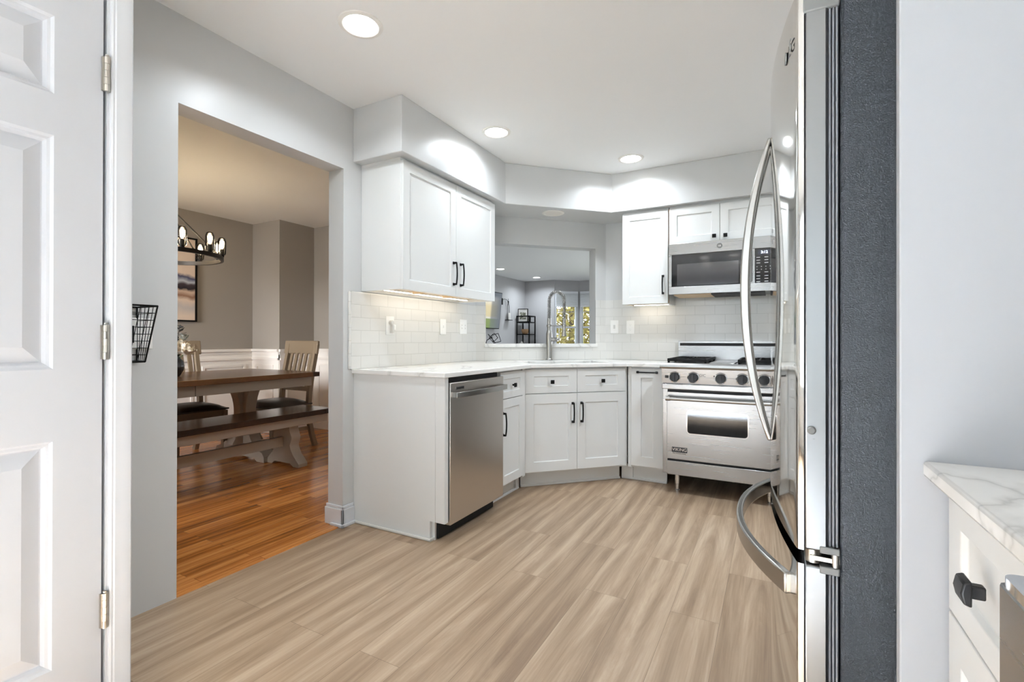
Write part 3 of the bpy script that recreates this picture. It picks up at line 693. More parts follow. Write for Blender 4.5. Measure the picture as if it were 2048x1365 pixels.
# ================================================================== REFRIGERATOR
FY0,FY1=1.05,1.92; FC=(FY0+FY1)/2; FHW=(FY1-FY0)/2
def fx(y): return -.007+.0465*((y-FC)/FHW)**2
fr=thing('refrigerator','tall stainless refrigerator with textured grey sides and a bottom freezer drawer','refrigerator',(.45,FC,0))
MB().box(.107,.79,FY0+.006,FY1-.006,.03,1.705).build('case',M['fridge_grey'],fr,w=True,bevel=.006,label='textured dark grey case')
def fdoor(name,y0,y1,z0,z1,n=18):
    ys=[y0+(y1-y0)*i/n for i in range(n+1)]
    r0=.006
    fr_pts=[(fx(y),y) for y in ys]
    fr_pts[0]=(fx(y0)+r0,y0); fr_pts.insert(1,(fx(y0)+.0015,y0+.0015)); fr_pts.insert(2,(fx(y0+r0),y0+r0))
    fr_pts[-1]=(fx(y1)+r0,y1); fr_pts.insert(-1,(fx(y1)+.0015,y1-.0015))
    skin=MB(); skin.prism(fr_pts+[(.050 if y1>FC+.1 else .050,y1),(.050,y0)],z0,z1)
    o=skin.build(name,M['steel_mirror'],fr,w=True,smooth=20)
    m=MB()
    m.box(.0505,.088,y0+.001,y1-.001,z0+.001,z1-.001); m.build('door_side',M['steel_side'],o,w=True,bevel=.004)
    m=MB()
    for a in (.089,.0945,.100): m.box(a,a+.004,y0+.006,y1-.006,z0+.01,z1-.01)
    m.build('gasket',M['gasket'],o,w=True,bevel=.0015)
    return o
d1=fdoor('door',FY0,FC-.002,.688,1.735); d2=fdoor('door',FC+.002,FY1,.688,1.735); fz=fdoor('freezer_drawer',FY0,FY1,.07,.662,30)
for o,yy in ((d1,FC-.035),(d2,FC+.035)):
    pts=[]
    for i in range(25):
        u=-1+2*i/24; pts.append((fx(yy)-.060*(1-abs(u)**2.1)-.0015,yy,1.213+u*.398))
    m=MB(); m.sweep(pts,(0,1,0),.030,[.010+.012*(1-abs(-1+2*i/24)**2) for i in range(25)]); m.build('handle',M['satin'],o,w=True,bevel=.004,seg=3,label='bowed satin steel handle')
pts=[]
for i in range(25):
    u=-1+2*i/24; y=FC+u*(FHW-.045); pts.append((fx(y)-.070*(1-abs(u)**2.2)-.004,y,.600))
m=MB(); m.sweep(pts,(0,0,1),.042,.016); m.build('handle',M['satin'],fz,w=True,bevel=.004,seg=3,label='bowed satin steel handle')
# hinge covers at the top and between the doors
m=MB(); m.box(.052,.30,FY0+.003,FY0+.085,1.706,1.735); m.cyl((.072,FY0+.022,1.70),(.072,FY0+.022,1.775),.018,20); m.box(.06,.30,FY0+.006,FY0+.075,1.735,1.752); m.build('hinge_cover',M['plastic_grey'],fr,w=True,bevel=.004)
m=MB(); m.box(.052,.30,FY1-.085,FY1-.003,1.706,1.735); m.box(.06,.30,FY1-.075,FY1-.006,1.735,1.752); m.build('hinge_cover',M['plastic_grey'],fr,w=True,bevel=.004)
m=MB(); m.box(.048,.106,FY0-.0015,FY0+.05,1.690,1.7365); m.build('top_cap',M['plastic_grey'],d1,w=True,bevel=.003)
m=MB(); m.cyl((.066,FY0+.02,.664),(.066,FY0+.02,.688),.013,18); m.box(.06,.106,FY0+.004,FY0+.04,.671,.679); m.cyl((.1,FY0+.008,.65),(.1,FY0+.008,.70),.007,12); m.build('middle_hinge',M['hinge'],fr,w=True,smooth=30)
for a,b_ in ((.650,.664),(.687,.70)): MB().box(.075,.106,FY0-.001,FY0+.02,a,b_).build('hinge_bracket',M['plastic_grey'],fr,w=True,bevel=.002)
m=MB(); m.lathe([(.0,0),(.0075,0),(.0075,-.004),(.005,-.006),(0,-.006)],(.062,FY0+.001,.912),18,'y'); m.build('door_bumper',M['plastic_grey'],d1,w=True,smooth=30)
m=MB(); m.lathe([(.0,0),(.012,0),(.012,-.002),(.0,-.002)],(0,0,0),20,'x'); m.xf(Matrix.Translation((fx(1.135)-.0004,1.135,1.655))@Matrix.Rotation(R(4),4,'Z')); m.build('logo_badge',M['plastic_grey'],d1,w=True,smooth=30)
lg=lettering('logo_lettering','LG',.034,M['plastic_grey'],d1,RM[fr.name].inverted()@Matrix.Translation((fx(1.10)-.0012,1.098,1.655))@Matrix.Rotation(R(-86),4,'Z')@FRONT)
for y in (FY0+.06,FY1-.06):
    MB().box(.13,.75,y-.02,y+.02,0,.03).build('foot_rail',M['blackgap'],fr,w=True)

# white panel that boxes the refrigerator in
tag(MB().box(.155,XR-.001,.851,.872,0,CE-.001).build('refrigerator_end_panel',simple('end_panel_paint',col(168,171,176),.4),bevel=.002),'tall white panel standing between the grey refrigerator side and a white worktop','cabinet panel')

# ================================================================== RIGHT WORKTOP RUN
tag(MB().box(.180,XR-.002,-1.2,.8505,.893,.914).build('countertop',M['quartz'],bevel=.004),'white quartz worktop running from the tall white panel over the drinks cooler','countertop')
c=thing('base_cabinet','white drawer cabinet with a square black knob below the worktop beside the tall panel','cabinet',(.226,.850,0),R(-90))
Wc=.325
m=MB(); m.box(0,Wc,0,.60,.115,.892); m.build('carcass',M['cab'],c); MB().box(0,Wc,.07,.085,0,.115).build('toe_kick',M['cab'],c)
zz=[(.722,.874),(.420,.718),(.118,.416)]
for i,(a,b_) in enumerate(zz):
    o=front(c,'drawer',.004,Wc-.004,a,b_,-.02,.045,.034 if i==0 else .05)
    m=MB(); x,z=.128,(a+b_)/2; m.box(x-.006,x+.006,-.035,-.0195,z-.0075,z+.0075)
    m.prism([(-.0335,z-.0145),(-.041,z-.012),(-.0435,z),(-.041,z+.012),(-.0335,z+.0145)],x-.0145,x+.0145,'x'); m.build('knob',M['black'],o,bevel=.002)
a_=thing('wine_cooler','stainless framed undercounter drinks cooler with a dark glass door','drinks cooler',(.20,.515,0),R(-90)); aw=.60
MB().box(.004,aw-.004,0,.58,.02,.888).build('body',M['blackgap'],a_)
m=MB(); m.box(0,.05,-.045,-.003,.10,.891); m.box(aw-.05,aw,-.045,-.003,.10,.891); m.box(.05,aw-.05,-.045,-.003,.83,.891); m.box(.05,aw-.05,-.045,-.003,.10,.16); dd=m.build('door',M['steel'],a_,bevel=.003)
MB().box(.05,aw-.05,-.036,-.01,.16,.83).build('door_glass',M['ovenglass'],dd)
m=MB(); m.prism(rrect(.006,.085,-.0455,-.0215,.010),.8915,.8995); m.build('hinge_plate',M['chrome'],a_,smooth=30); MB().cyl((.03,-.034,.8995),(.03,-.034,.901),.006,12).build('hinge_screw',M['satin'],a_)
m=MB(); m.cyl((aw-.03,-.085,.25),(aw-.03,-.085,.75),.009,12); m.cyl((aw-.03,-.085,.28),(aw-.03,-.044,.28),.006,10); m.cyl((aw-.03,-.085,.72),(aw-.03,-.044,.72),.006,10); m.build('handle',M['satin'],a_,smooth=30)
c=base_cab('base_cabinet','white base cabinet beyond the drinks cooler behind the viewer',(.226,-.095,0),R(-90),1.1,.6)
for a,b_ in ((.004,.548),(.552,1.096)): o=front(c,'door',a,b_,.118,.874); pull(o,(b_-.04,.7),.15,True,-.02)

# ================================================================== SOCKETS, SWITCHES, BASKET
def plate(name,label,cat,loc,rz,w_,h_,kind):
    t=thing(name,label,cat,loc,rz)
    MB().box(-w_/2,w_/2,-.006,0,-h_/2,h_/2).build('cover_plate',M['plate'],t,bevel=.003)
    if kind=='duplex':
        for s in (-.02,.02):
            MB().prism(rrect(-.017,.017,s-.014,s+.014,.012),-.0075,-.005,'y').build('receptacle',M['plate'],t)
            m=MB(); m.box(-.0075,-.0055,-.008,-.007,s-.003,s+.006); m.box(.0055,.0075,-.008,-.007,s-.002,s+.005); m.box(-.002,.002,-.008,-.007,s-.010,s-.006); m.build('slots',M['plate_dark'],t)
    elif kind=='plug':
        MB().box(-.016,.016,-.0075,-.005,-.034,.034).build('receptacle',M['plate'],t)
        m=MB(); m.lathe([(0,-.006),(.016,-.006),(.016,-.026),(.012,-.03),(0,-.03)],(0,0,.018),18,'y'); m.box(-.004,.012,-.03,-.007,-.048,.004); m.build('night_light',M['plate_dark'],t,smooth=30)
        m=MB(); m.box(.014,.034,-.024,-.007,-.03,.006); m.build('plug',M['plate'],t,bevel=.004)
    elif kind=='dimmer':
        MB().box(-.0165,.0165,-.0075,-.005,-.033,.033).build('paddle',M['plate'],t,bevel=.001)
        m=MB(); m.box(-.009,.009,-.0085,-.007,-.017,.017); m.build('toggle',M['plate_dark'],t)
    elif kind=='gfci':
        MB().box(-.0165,.0165,-.0075,-.005,-.033,.033).build('receptacle',M['plate'],t,bevel=.001)
        m=MB(); m.box(-.005,.005,-.0085,-.007,.002,.008); m.box(-.005,.005,-.0085,-.007,-.008,-.002); m.build('buttons',M['plate_dark'],t)
    elif kind=='two':
        for x in (-.023,.023):
            m=MB(); m.box(x-.010,x+.010,-.0075,-.005,-.02,.02); m.build('receptacle',M['plate'],t)
            m=MB(); m.box(x-.004,x+.004,-.009,-.007,-.016,-.008); m.box(x-.004,x+.004,-.009,-.007,.008,.016); m.build('slots',M['plate_dark'],t)
    return t
plate('outlet','white outlet with a plugged-in night light on the backsplash above the dishwasher','outlet',(XL+.0085,2.355,1.168),R(90),.074,.120,'plug')
plate('outlet','plain narrow white outlet between the night light and the wide double outlet','outlet',(XL+.0085,2.923,1.174),R(90),.072,.118,'gfci')
plate('outlet','wide white double outlet on the backsplash closest to the pass-through','outlet',(XL+.0085,3.190,1.180),R(90),.10,.118,'two')
plate('light_switch','white dimmer switch on the tile between the pass-through and the duplex outlet','switch',(-1.249,YW-.0085,1.194),0,.072,.118,'dimmer')
plate('outlet','white duplex outlet on the tile under the narrow wall cabinet','outlet',(-1.105,YW-.0085,1.190),0,.072,.118,'duplex')
lsw=plate('light_switch','white switch plate with a dark insert behind the wire basket','switch',(XL+.0005,.948,1.10),R(90),.12,.122,'none')
MB().box(-.034,-.006,-.012,-.005,-.036,.030).build('dark_insert',M['blackgap'],lsw)
# wire basket on the wall
bk=thing('wire_basket','black wire basket hung on the wall beside the closet door','basket',(XL,.85,.99))
m=MB(); r_=.0028; yb0,yb1=.735-.85,.955-.85; t0,b0=.155,.066; zt,zb=.212,.002
rim=[(.004,yb0,zt),(t0,yb0,zt),(t0,yb1,zt),(.004,yb1,zt)]; bot=[(.004,yb0,zb),(b0,yb0,zb),(b0,yb1,zb),(.004,yb1,zb)]
m.tube(rim,r_*1.25,8,True); m.tube(bot,r_*1.25,8,True)
for a,b_ in zip(rim,bot): m.tube([a,b_],r_*1.1,8)
m.build('frame',M['black'],bk,smooth=40)
m=MB(); thin=.0013
def lp(a,b_,u): return tuple(a[i]+(b_[i]-a[i])*u for i in range(3))
for s in range(4):
    a0,a1=rim[s],rim[(s+1)%4]; c0,c1=bot[s],bot[(s+1)%4]; n=max(4,int(math.dist(a0,a1)/.026))
    for i in range(1,n): m.tube([lp(a0,a1,i/n),lp(c0,c1,i/n)],thin,5)
    for i in range(1,8): m.tube([lp(a0,c0,i/8),lp(a1,c1,i/8)],thin,5)
for i in range(1,6): m.tube([lp(bot[0],bot[1],i/6),lp(bot[3],bot[2],i/6)],thin,5)
m.build('wire_mesh',M['black'],bk)

tag(MB().box(-1.55,.15,-2.2,-.16,0,.012).build('bounce_rug',simple('bounce_rug_cloth',col(236,238,241),.95,bump=.6,bscale=150),bevel=.004),'pale rug added behind the viewer to bounce light up','rug')  # unseen rug added as a neutral reflector under the rear lights
# ================================================================== CEILING LIGHTS
def downlight(loc,label,r=.073,watts=9,group=None,colr=(.84,.925,1),glow=True,spread=150):
    t=thing('recessed_light',label,'ceiling light',loc,0,group)
    MB().lathe([(r,0),(r+.022,0),(r+.020,-.004),(r+.004,-.007),(r,-.005),(r,0)],(0,0,0),36).build('trim_ring',M['white'],t,smooth=30)
    MB().lathe([(0,-.001),(r,-.001),(r,-.004),(0,-.0045)],(0,0,0),36).build('diffuser',M['led'] if glow else M['white'],t,smooth=30)
    if watts:
        l=bpy.data.lights.new('downlight_lamp','AREA'); l.shape='DISK'; l.size=2*r-.01; l.spread=R(spread); l.energy=watts; l.color=colr
        o=bpy.data.objects.new('downlight_lamp',l); o.parent=t; o.location=(0,0,-.008); C.objects.link(o)
    return t
KG='lit recessed lights in the kitchen ceiling'
downlight((-1.569,1.517,CE),'lit round recessed light in front of the dining opening',watts=KW,group=KG)
downlight((-1.597,2.725,CE),'lit round recessed light above the dishwasher',watts=KW*.5,group=KG)
downlight((-.941,3.60,CE),'lit round recessed light above the narrow pull-out cabinet',watts=KW*.8,group=KG)
for x,y in ((-1.0,-.80),(-.55,-.75),(-1.05,-1.55),(-.55,-1.55)):  # unseen downlights added to fill the room by bounce
    downlight((x,y,CE),'added recessed fill light in the ceiling behind the viewer',watts=KB,group=KG,spread=60,colr=(.87,.94,1))
downlight((.25,2.75,CE),'added recessed fill light out of view behind the refrigerator',watts=KW*2.6,group=KG)  # unseen lamp added to lift the dim range end
downlight((-1.60,3.66,ZS),'unlit round recessed light under the soffit over the sink',r=.07,watts=0,glow=False)

# ================================================================== DINING ROOM
DX,DYA,DXB,DYC=-5.43,3.56,-4.94,4.03
DW=M['dine_wall']
struct('wall_dining_left',MB().box(DX-.12,DX,-.6,DYA,0,CE),DW,'taupe far wall of the dining room','wall')
w=MB(); w.box(DX-.12,DXB,DYA,DYA+.6,0,CE); struct('wall_dining_corner',w,DW,'boxed-out corner of the dining room','wall')
struct('wall_dining_back',MB().prism([(DXB-.02,DYC),(-2.84,DYC),(-2.36,3.44),(XL-T,3.44),(XL-T+.03,3.50),(-2.70,DYC+.12),(DXB-.02,DYC+.12)],0,CE),DW,'taupe dining wall behind the head chair','wall')
w=MB(); w.box(DX-.1,-4.6,-.7,-.58,0,CE); w.box(-3.2,XL-T,-.7,-.58,0,CE); w.box(-4.6,-3.2,-.7,-.58,0,.8); w.box(-4.6,-3.2,-.7,-.58,2.1,CE)
struct('wall_dining_front',w,DW,'dining wall beside the kitchen closet','wall')
wf=thing('window_5','white framed dining room window','window',(-3.9,-.64,.8)); wf['kind']='structure'
w=MB()
for a,b,c,d in ((-.7,.7,0,.06),(-.7,.7,1.24,1.3),(-.7,-.64,.06,1.24),(.64,.7,.06,1.24),(-.64,.64,.62,.66)): w.box(a,b,-.03,.03,c,d)
w.build('window_frame',M['white_trim'],wf); MB().box(-.64,.64,-.004,.004,.06,1.24).build('glass_pane',M['glass'],wf)
# wainscot with chair rail and picture-frame panels
RZ=.965
w=MB()
def wain(p,q,n):
    p=Vector((*p,0)); q=Vector((*q,0)); n=Vector((*n,0)); d_=(q-p).normalized(); Lw=(q-p).length
    Mx=Matrix(((d_.x,-n.x,0,p.x),(d_.y,-n.y,0,p.y),(0,0,1,0),(0,0,0,1)))
    m=MB(); m.box(0,Lw,-.008,0,0,RZ-.06); m.box(-.02,Lw+.02,-.045,0,RZ-.028,RZ); m.box(-.01,Lw+.01,-.020,0,RZ-.060,RZ-.028); m.box(0,Lw,-.026,0,RZ-.125,RZ-.1); m.box(0,Lw,-.011,0,RZ-.1,RZ-.045); m.box(0,Lw,-.018,0,0,.13)
    k=max(1,round(Lw/.62)); ww=(Lw-.09*(k+1))/k
    for i in range(k):
        a=.09+i*(ww+.09); b_=a+ww
        for x0,x1,z0,z1 in ((a,b_,.76,.785),(a,b_,.22,.245),(a,a+.025,.245,.76),(b_-.025,b_,.245,.76)): m.box(x0,x1,-.019,-.008,z0,z1)
    m.xf(Mx); bmesh.ops.recalc_face_normals(m.bm,faces=m.bm.faces)
    me=bpy.data.meshes.new('t'); m.bm.to_mesh(me); w.bm.from_mesh(me); bpy.data.meshes.remove(me)
wain((DX,-.58),(DX,DYA),(1,0)); wain((DX,DYA),(DXB,DYA),(0,-1)); wain((DXB,DYA),(DXB,DYC),(1,0)); wain((DXB,DYC),(-2.84,DYC),(0,-1))
struct('trim_9',w,M['wains'],'white panelled wainscot with chair rail round the dining room','wainscot')
plate('outlet','white outlet low on the dining room wainscot beyond the table','outlet',(DX+.0085,2.93,.42),R(90),.072,.118,'duplex')

# table
TX0,TX1,TY0,TY1,TZ=-4.78,-3.73,.95,3.11,.775
tb=thing('dining_table','trestle dining table with a dark plank top and cream base','dining table',((TX0+TX1)/2,(TY0+TY1)/2,0))
MB().box(TX0,TX1,TY0,TY1,TZ-.042,TZ).build('tabletop',M['darkwood'],tb,w=True,bevel=.004,label='dark stained plank top')
m=MB(); 
for a,b_,c_,d_ in ((TX1-.075,TX1-.05,TY0+.05,2.03),(TX1-.075,TX1-.05,2.036,TY1-.05),(TX0+.05,TX0+.075,TY0+.05,TY1-.05),(TX0+.075,TX1-.075,TY1-.075,TY1-.05),(TX0+.075,TX1-.075,TY0+.05,TY0+.075)): m.box(a,b_,c_,d_,TZ-.125,TZ-.042)
m.build('apron',M['cream'],tb,w=True,bevel=.002)
def hour(hw_top,hw_mid,hw_bot,z0,z1,n=14):
    Lp=[]
    for i in range(n+1):
        u=i/n; z=z0+(z1-z0)*u
        e=hw_bot+(hw_top-hw_bot)*u; k_=math.sin(math.pi*u)**.8; Lp.append((e*(1-k_)+hw_mid*k_,z))
    return Lp+[(-x,z) for x,z in reversed(Lp)]
tcx=(TX0+TX1)/2
for yc in (2.72,1.34):
    p=[(x+tcx,z) for x,z in hour(.20,.085,.19,.14,.70)]
    m=MB(); m.prism(p,yc-.05,yc+.05,'y'); p2=[(y+yc,z) for y,z in hour(.17,.075,.15,.14,.70)]; m.prism(p2,tcx-.05,tcx+.05,'x'); m.build('pedestal',M['cream'],tb,w=True,bevel=.003)
    foot=[(-.36,0),(-.36,.05),(-.33,.085),(-.26,.10),(-.2,.14),(.2,.14),(.26,.10),(.33,.085),(.36,.05),(.36,0),(.26,0),(.22,.03),(-.22,.03),(-.26,0)]
    MB().prism([(x+tcx,z) for x,z in foot],yc-.06,yc+.06,'y').build('foot',M['cream'],tb,w=True,bevel=.003)
    MB().box(tcx-.36,tcx+.36,yc-.035,yc+.035,.69,TZ-.0425).build('bearer',M['cream'],tb,w=True)
MB().box(tcx-.02,tcx+.02,1.40,2.66,.22,.31).build('stretcher',M['cream'],tb,w=True)
# bench
BX0,BX1,BY0,BY1,BZ=-3.90,-3.495,1.05,3.06,.462
bn=thing('bench','long dark topped trestle bench in front of the dining table','bench',((BX0+BX1)/2,(BY0+BY1)/2,0))
MB().box(BX0,BX1,BY0,BY1,BZ-.045,BZ).build('seat',M['benchwood'],bn,w=True,bevel=.004,label='dark stained plank seat')
m=MB()
for x in (BX0+.035,BX1-.06): m.box(x,x+.025,BY0+.03,BY1-.03,BZ-.115,BZ-.0455)
m.build('apron',M['cream'],bn,w=True,bevel=.002)
bcx=(BX0+BX1)/2
half=[(.205,0),(.21,.03),(.185,.055),(.165,.075),(.135,.10),(.105,.15),(.098,.18),(.115,.22),(.12,.25),(.10,.29),(.09,.33),(.105,.37),(.13,.416)]
for yc in (2.74,1.38):
    p=[(x+bcx,z) for x,z in half]+[(-x+bcx,z) for x,z in reversed(half)]+[(bcx-.14,0),(bcx-.10,.025),(bcx+.10,.025),(bcx+.14,0)]
    MB().prism(p,yc-.045,yc+.045,'y').build('leg',M['cream'],bn,w=True,bevel=.003)
MB().box(bcx-.02,bcx+.02,1.43,2.69,.165,.245).build('stretcher',M['cream'],bn,w=True)
# chairs
def chair(label,loc,rz):
    t=thing('dining_chair',label,'chair',loc,rz,'tan dining chairs round the dark table')
    sw=.235
    for sx in (-1,1):
        x=sx*(sw-.028)
        m=MB(); m.sweep([(x,-.20,0),(x,-.20,.42)],(1,0,0),.042,[.034,.046]); m.build('leg',M['tan'],t,bevel=.003)
        pts=[(x,.275,0),(x,.235,.12),(x,.205,.25),(x,.195,.42),(x,.205,.55),(x,.235,.75),(x,.275,.94),(x,.292,1.03)]
        m=MB(); m.sweep(pts,(1,0,0),.040,.045); m.build('leg',M['tan'],t,bevel=.003)
    m=MB(); m.box(-sw+.03,sw-.03,-.215,-.19,.36,.43); m.box(-sw+.03,sw-.03,.19,.21,.36,.43); m.box(-sw+.015,-sw+.04,-.2,.2,.36,.43); m.box(sw-.04,sw-.015,-.2,.2,.36,.43); m.build('seat_rail',M['tan'],t)
    # padded seat
    m=MB(); n=10; rows=[]
    for i in range(n+1):
        row=[]
        for j in range(n+1):
            u,v=-1+2*i/n,-1+2*j/n; h=.052*(1-abs(u)**4)*(1-abs(v)**4)
            row.append(m.bm.verts.new((u*(sw+.002),v*.225-.005,.44+h)))
        rows.append(row)
    for i in range(n):
        for j in range(n): m.bm.faces.new([rows[i][j],rows[i+1][j],rows[i+1][j+1],rows[i][j+1]])
    m.box(-sw,sw,-.228,.218,.428,.441); m.build('seat_cushion',M['seat'],t,smooth=60,label='padded dark brown seat')
    # curved crest rail
    pts=[]; 
    for i in range(9): u=-1+2*i/8; pts.append((u*.252,.272+.022*(1-u*u),.995))
    m=MB(); m.sweep(pts,(0,.12,1),.135,.028); m.build('crest_rail',M['tan'],t,bevel=.008)
    m=MB(); m.box(-.20,.20,.197,.222,.555,.60); m.build('lower_rail',M['tan'],t)
    for i in range(5):
        x=-.145+.0725*i; m=MB(); m.sweep([(x,.212,.59),(x,.236,.75),(x,.278,.935)],(1,0,0),.036,.014); m.build('slat',M['tan'],t)
    m=MB(); m.box(-.2,-.175,-.19,.22,.17,.205); m.box(.175,.2,-.19,.22,.17,.205); m.box(-.175,.175,.0,.02,.175,.2); m.build('stretcher',M['tan'],t)
    return t
ch=chair('tan slat-back dining chair at the near end of the dark table',(-4.31,3.09,0),0)
copy_tree(ch,(-4.70,2.47,0),R(90),'tan dining chair tucked under the far long side of the table')
# vase and flowers on the table
VX,VY=-4.27,2.135
v=MB().lathe([(0,0),(.035,0),(.04,.008),(.062,.05),(.070,.085),(.060,.125),(.038,.15),(.034,.165),(.044,.18),(.040,.18),(.030,.163),(.0,.16)],(0,0,0),28).build('vase',M['mercury'],smooth=50); v.location=(VX,VY,TZ)
tag(v,'dark mirrored glass vase of flowers on the dining table','vase')
random.seed(4)
def rose(loc,s,label):
    t=thing('rose',label,'flower',loc,0,'cream roses in the vase')
    m=MB(); m.tube([(0,0,0),((VX-loc[0])*.6,(VY-loc[1])*.6,-(loc[2]-TZ-.12)*.6),(VX-loc[0],VY-loc[1],-(loc[2]-TZ-.10))],.003,6); m.build('stem',M['leafgreen'],t)
    m=MB()
    for ringi,(k_,rad,til) in enumerate(((5,.012,75),(7,.026,58),(8,.042,36),(9,.052,14))):
        for i in range(k_):
            a=2*math.pi*i/k_+ringi*.5; b_=R(til); n=4; rows=[]
            for iu in range(n+1):
                row=[]
                for iv in range(n+1):
                    uu=-1+2*iu/n; vv=iv/n; wd_=.030*math.sin(math.pi*(.15+.75*vv))*uu
                    rr=rad*(.35+.65*vv)*math.cos(b_*.6)+.004; zz_=.052*vv*math.sin(b_)+.010*uu*uu
                    ca,sa=math.cos(a+wd_/max(rr,.012)*.8),math.sin(a+wd_/max(rr,.012)*.8)
                    row.append(m.bm.verts.new((rr*ca*s,rr*sa*s,zz_*s)))
                rows.append(row)
            for p_ in range(n):
                for q_ in range(n): m.bm.faces.new([rows[p_][q_],rows[p_+1][q_],rows[p_+1][q_+1],rows[p_][q_+1]])
    m.ball((0,0,.018*s),.026*s,10); m.build('bloom',M['petal'],t,smooth=60)
rose((VX+.055,VY+.05,TZ+.185),1.5,'largest cream rose leaning toward the head chair')
rose((VX-.01,VY+.03,TZ+.240),1.4,'cream rose on top of the bouquet in the vase')
rose((VX+.04,VY-.055,TZ+.20),1.4,'cream rose low in the bouquet away from the head chair')
def sprig(loc_,mat,label,n,d,sz,cat='foliage'):
    m=MB(); st=Vector((VX,VY,TZ+.12)); en=st+Vector(d); mid=st.lerp(en,.5)+Vector((0,0,.03)); m.tube([st,mid,en],.0025,5)
    for i in range(n):
        u=.35+.65*i/n; p=st.lerp(en,u)+Vector((0,0,.03*math.sin(math.pi*u))); a=random.uniform(0,6.3); ex=Vector((math.cos(a),math.sin(a),random.uniform(.1,.9))).normalized(); sd=ex.cross(Vector((0,0,1))).normalized()
        v_=[p,p+ex*sz*.5+sd*sz*.28,p+ex*sz,p+ex*sz*.5-sd*sz*.28]; q_=[x+Vector((0,0,.003)) for x in v_]
        m.hexa([*v_,*q_])
    tag(m.build('leaf_sprig',mat),label,cat)
sprig(0,M['leaf_grey'],'pale grey leaf sprig leaning out of the bouquet',16,(.02,.09,.22),.055)
sprig(0,M['leaf_dark'],'dark leaf sprig standing tallest in the bouquet',14,(.01,.035,.30),.06)
# framed picture
pf=thing('picture_frame','tall black framed abstract landscape on the dining room wall','picture',(DX,2.60,1.262))
PW,PH=.64,.885
m=MB(); m.box(0,.03,-PW/2,-PW/2+.016,0,PH); m.box(0,.03,PW/2-.016,PW/2,0,PH); m.box(0,.03,-PW/2+.016,PW/2-.016,0,.016); m.box(0,.03,-PW/2+.016,PW/2-.016,PH-.016,PH); m.build('frame',M['black'],pf)
mt,t_,b_=nt('landscape_print'); tc=N(t_,'ShaderNodeTexCoord'); sp=N(t_,'ShaderNodeSeparateXYZ'); t_.links.new(tc.outputs['Object'],sp.inputs[0])
no=N(t_,'ShaderNodeTexNoise'); no.inputs['Scale'].default_value=6; no.inputs['Detail'].default_value=5; t_.links.new(tc.outputs['Object'],no.inputs['Vector'])
ma=N(t_,'ShaderNodeMath',operation='MULTIPLY_ADD'); ma.inputs[1].default_value=.13; t_.links.new(no.outputs['Fac'],ma.inputs[0]); t_.links.new(sp.outputs['Z'],ma.inputs[2])
dv=N(t_,'ShaderNodeMath',operation='DIVIDE'); dv.inputs[1].default_value=PH+.065; t_.links.new(ma.outputs[0],dv.inputs[0])
cr=col(226,208,192)
rp=ramp(t_,[(0,cr),(.14,cr),(.24,col(196,190,188)),(.30,cr),(.345,col(150,112,90)),(.40,col(214,190,170)),(.43,col(30,28,36)),(.47,col(70,60,66)),(.50,col(190,196,206)),(.56,col(60,66,104)),(.60,cr),(1,cr)]); t_.links.new(dv.outputs[0],rp.inputs['Fac']); t_.links.new(rp.outputs['Color'],b_.inputs['Base Color']); b_.inputs['Roughness'].default_value=.4
MB().box(.004,.016,-PW/2+.016,PW/2-.016,.016,PH-.016).build('print',mt,pf)
# chandelier
CXx,CYy,CZ,CR=-4.27,2.03,1.745,.42
cd=thing('chandelier','black ring chandelier with clear bulbs hanging over the dining table','chandelier',(CXx,CYy,CZ))
m=MB(); pts=[(CR*math.cos(2*math.pi*i/48),CR*math.sin(2*math.pi*i/48),0) for i in range(48)]
m.lathe([(CR-.011,-.016),(CR+.011,-.016),(CR+.011,.016),(CR-.011,.016),(CR-.011,-.016)],(0,0,0),56); 
m.build('ring',M['bronze'],cd,smooth=30)
m=MB()
for i in range(5):
    a=2*math.pi*i/5+R(38); m.tube([(CR*math.cos(a),CR*math.sin(a),.012),(.02*math.cos(a),.02*math.sin(a),.43)],.006,8)
m.build('rods',M['bronze'],cd,smooth=40)
m=MB(); m.lathe([(0,.41),(.03,.41),(.03,.45),(.012,.46),(.009,.47),(.009,CE-CZ-.03),(.065,CE-CZ-.025),(.065,CE-CZ),(0,CE-CZ)],(0,0,0),20); m.build('stem',M['bronze'],cd,smooth=30)
NBL=12
for i in range(NBL):
    a=2*math.pi*i/NBL+R(28.46-36); x,y=CR*math.cos(a),CR*math.sin(a)
    MB().lathe([(0,.014),(.016,.014),(.017,.02),(.017,.075),(0,.075)],(x,y,0),14).build('socket',M['black'],cd,smooth=30)
    bu=MB().lathe([(.024,.030),(.029,.045),(.031,.07),(.031,.145),(.024,.168),(.004,.178)],(x,y,0),16).build('bulb',M['bulb_glass'],cd,smooth=60)
    MB().lathe([(.002,.082),(.013,.095),(.015,.140),(.002,.155)],(x,y,0),10).build('filament',M['filament'],bu,smooth=60)
    l=bpy.data.lights.new('bulb_lamp','POINT'); l.energy=1.5; l.color=(1,.95,.90); l.shadow_soft_size=.012
    o=bpy.data.objects.new('bulb_lamp',l); o.parent=cd; o.location=(x,y,.115); C.objects.link(o)

